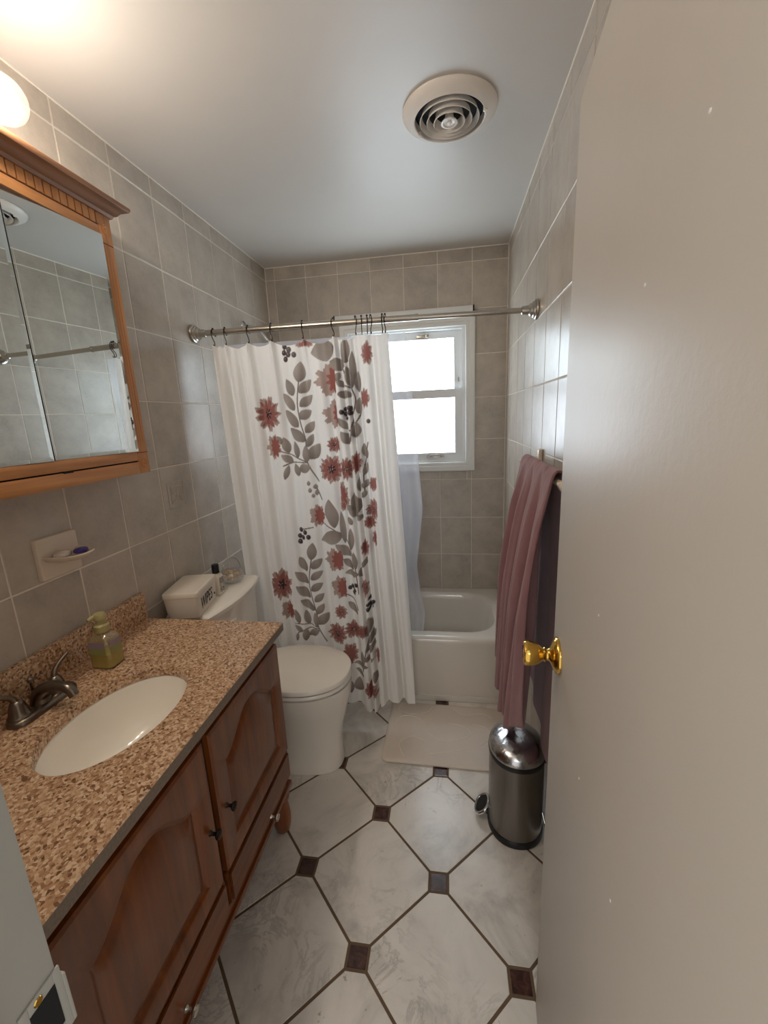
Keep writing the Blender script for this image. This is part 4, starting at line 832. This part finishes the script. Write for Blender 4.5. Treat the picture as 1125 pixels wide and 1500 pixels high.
# clear inner liner
nu, nv = 120, 160
uu = np.linspace(0, 1, nu)[None, :]; vv = np.linspace(0, 1, nv)[:, None]
zz = 0.24 + (1.895-0.24)*vv + 0*uu
xr_ = np.interp(vv, [0, 0.15, 0.22, 0.33, 0.52, 0.8, 1.0], [0.955, 0.985, 0.965, 0.95, 0.992, 0.968, 0.945])
xx = 0.10 + (xr_-0.10)*uu
yy_ = np.interp(zz, [0.24, 0.42, 1.0, 1.895], [2.190, 2.150, 2.02, 1.884]) + (0.010*np.sin(uu*70+3*vv) + 0.006*np.sin(uu*31+5*vv))*np.clip((1-vv)*6, 0.15, 1)
lnr = sheet('shower_liner', xx, yy_, zz, 'liner'); tag(lnr, 'clear plastic shower liner showing past the right edge of the floral curtain', 'shower liner')
# shower arm behind the rod
sh = thing('wall_shower', 'chrome shower arm with spray rose on left wall above the curtain rod', 'shower', (0, 2.37, 2.08))
finish('wall_flange', lathe(bm_new(), (0.0005, 2.37, 2.075), (1,0,0), [(0.030,0),(0.029,0.004),(0.020,0.010),(0.012,0.013)], 28), 'chrome', sh)
finish('arm', tube(bm_new(), smooth_path([(0.005, 2.37, 2.075), (0.05, 2.37, 2.07), (0.10, 2.37, 2.035), (0.135, 2.37, 1.99)], 5), 0.0095, 14), 'chrome', sh)
finish('spray_head', lathe(bm_new(), (0.133, 2.37, 1.992), (0.6,0,-0.8), [(0.010,0),(0.014,0.01),(0.012,0.02),(0.020,0.03),(0.038,0.055),(0.040,0.065),(0.036,0.068),(0.001,0.066)], 28), 'chrome', sh)
# ---------------------------------------------------------------- towel bar and towel
XB, ZB = 1.404, 1.362
tb = thing('towel_bar', 'cream ceramic towel bar on the right wall behind the open door', 'towel bar', (XB, 1.39, ZB))
finish('bar', tube(bm_new(), [(XB, 1.095, ZB), (XB, 1.69, ZB)], 0.009, 16), 'cream', tb)
for y in (1.10, 1.68):
    p_ = bx('post', W-0.016, W-0.0005, y-0.016, y+0.016, ZB-0.03, ZB+0.045, 'cream', tb, 0.005, 3)
    finish('post_arm', tube(bm_new(), smooth_path([(W-0.012, y, ZB+0.004), (W-0.04, y, ZB+0.004), (XB-0.002, y, ZB), (XB-0.012, y, ZB-0.004)], 4), [0.013]*9+[0.012]*3+[0.011], 14), 'cream', p_)
nu, nv = 170, 260
uu = np.linspace(0, 1, nu)[None, :]; s = np.linspace(0, 1, nv)[:, None]
# s: 0 front hem .. 0.55 over the bar .. 1 back hem
hem = np.interp(uu, [0, 0.18, 0.35, 0.55, 0.8, 1.0], [0.55, 0.49, 0.455, 0.45, 0.47, 0.56]); hemb = np.interp(uu, [0, 0.3, 1], [0.375, 0.375, 0.50])
zt_ = ZB + 0.016
fr_ = np.clip((0.52-s)/0.52, 0, 1); bk_ = np.clip((s-0.58)/0.42, 0, 1)
zf = zt_-0.012 + (hem-zt_+0.012)*fr_; zbk = zt_-0.012 + (hemb-zt_+0.012)*bk_
arc = np.clip((s-0.52)/0.06, 0, 1)*PI
Zt = np.where(s < 0.52, zf, np.where(s > 0.58, zbk, zt_-0.012+0.016*np.sin(arc)))
xa = XB - 0.016*np.cos(arc)
drop = np.clip((zt_-Zt)/0.95, 0, 1)
flare = 0.062*(1-np.exp(-drop*2.6)) * np.interp(uu, [0, 0.3, 1], [0.85, 1.0, 1.0]); front = np.clip((0.55-s)/0.03, 0, 1); back = 1-front
phs = 2*PI*(3.0*uu + 0.5*uu*uu) - 1.3*drop + 0.6*np.sin(3*drop+2*uu)
fo = np.sin(phs) + 0.38*np.sin(2.0*phs+0.8+1.5*drop) + 0.15*np.sin(4.3*phs-2*drop)
Xt = xa - front*(0.004 + flare + (0.008+0.024*np.clip(drop*2.2, 0, 1))*fo*np.clip(drop*5+0.25, 0, 1)) + back*(0.022*np.clip(drop*3, 0, 1) + 0.006*np.sin(phs*0.8)*np.clip(drop*4, 0, 1))
Xt = np.minimum(Xt, W-0.012)
yn = 1.128 + 0.10*front*drop + 0.03*back; yf_ = 1.625 - 0.035*front*np.exp(-drop*8) + 0.02*front*drop - 0.02*back*drop
Yt = yn + (yf_-yn)*uu + 0.010*np.cos(phs)*np.clip(drop*3, 0, 1)
Zt = Zt + 0*uu - 0.010*np.clip(fo, -1, 1)*np.exp(-drop*18)*front + 0.010*np.exp(-drop*30)
tw = sheet('bath_towel', Xt, Yt, Zt, 'towel'); tag(tw, 'dusty mauve bath towel hanging in folds from the towel bar beside the door', 'towel')
md = tw.modifiers.new('thickness', 'SOLIDIFY'); md.thickness = 0.007; md.offset = 0
# ---------------------------------------------------------------- bath mat
bmx = thing('bath_mat', 'beige memory foam bath mat with curved stitch lines on the marble floor', 'bath mat', (1.105, 1.812, 0))
bmx.rotation_euler = (0, 0, math.radians(-1.2))
o = finish('mat', loft(bm_new(), [rrect(0,0,0.303,0.203,0.03,0.0008), rrect(0,0,0.307,0.207,0.03,0.004), rrect(0,0,0.307,0.207,0.03,0.010), rrect(0,0,0.300,0.200,0.028,0.0145), rrect(0,0,0.285,0.185,0.022,0.0155)]), 'mat'); o.parent = bmx
for pts in ([(-0.25,0.19),(-0.265,0.14),(-0.20,0.11),(-0.12,0.13),(-0.09,0.17),(-0.10,0.19)], [(-0.27,0.03),(-0.24,0.09),(-0.17,0.09),(-0.12,0.05)],
            [(-0.10,-0.02),(-0.03,-0.06),(0.06,-0.045),(0.11,0.0),(0.07,0.05),(0.0,0.06)], [(-0.09,-0.15),(0.03,-0.12),(0.14,-0.08),(0.20,-0.01),(0.18,0.05),(0.12,0.07)], [(-0.20,-0.18),(-0.23,-0.10),(-0.18,-0.05),(-0.11,-0.07)], [(0.02,0.17),(0.08,0.13),(0.17,0.15),(0.22,0.12)]):
    o = finish('stitch_line', tube(bm_new(), smooth_path([(x, y, 0.0152) for x, y in pts], 7), 0.0022, 6), 'mat_line'); o.parent = bmx
# ---------------------------------------------------------------- pedal bin
bn = thing('pedal_bin', 'small stainless steel pedal bin with domed lid beneath the mauve towel', 'bin', (1.357, 1.378, 0))
BX, BY = 1.357, 1.378
def bl(kx, z, d=0.0): return sell(BX+d, BY, 0.098*kx, 0.110*kx, z, 56, 2.15)
finish('base_ring', loft(bm_new(), [bl(0.99,0.0008), bl(1.035,0.004), bl(1.04,0.022), bl(1.0,0.030)]), 'black', bn)
finish('body', loft(bm_new(), [bl(0.995,0.028), bl(0.995,0.330)], False, False), 'steel', bn)
finish('lid_rim', loft(bm_new(), [bl(0.96,0.326), bl(1.02,0.328), bl(1.03,0.336), bl(1.02,0.346), bl(0.97,0.348)]), 'black', bn)
finish('lid', loft(bm_new(), [bl(1.012,0.347), bl(1.015,0.351), bl(0.985,0.362), bl(0.92,0.374), bl(0.78,0.386), bl(0.55,0.394), bl(0.3,0.3975), bl(0.05,0.398)]), 'lid_steel', bn)
bx('lid_hinge', 1.435, 1.462, 1.352, 1.404, 0.30, 0.345, 'black', bn, 0.004)
ang_ = math.radians(172); px0, py0 = BX+0.120*math.cos(ang_), BY+0.120*math.sin(ang_)+0.012
Mp = Matrix.Translation((px0, py0, 0.040)) @ Matrix.Rotation(ang_, 4, 'Z') @ Matrix.Rotation(math.radians(38), 4, 'Y')
bm = loft(bm_new(), [sell(0.0,0,0.036*k,0.046*k,z,36,2.3) for k, z in ((0.9,-0.004),(1.0,-0.002),(1.0,0.003),(0.93,0.006),(0.80,0.006),(0.76,0.003))]); bm.transform(Mp)
pd = finish('pedal', bm, 'chrome', bn)
bm = loft(bm_new(), [sell(0.0,0,0.036*k,0.046*k,z,36,2.3) for k, z in ((0.77,0.002),(0.76,0.0045),(0.6,0.0052))]); bm.transform(Mp); finish('pedal_pad', bm, 'black', pd)
finish('pedal_arm', tube(bm_new(), [(px0+0.012, py0, 0.026), (BX-0.07, BY, 0.018)], 0.008, 10), 'black', bn)
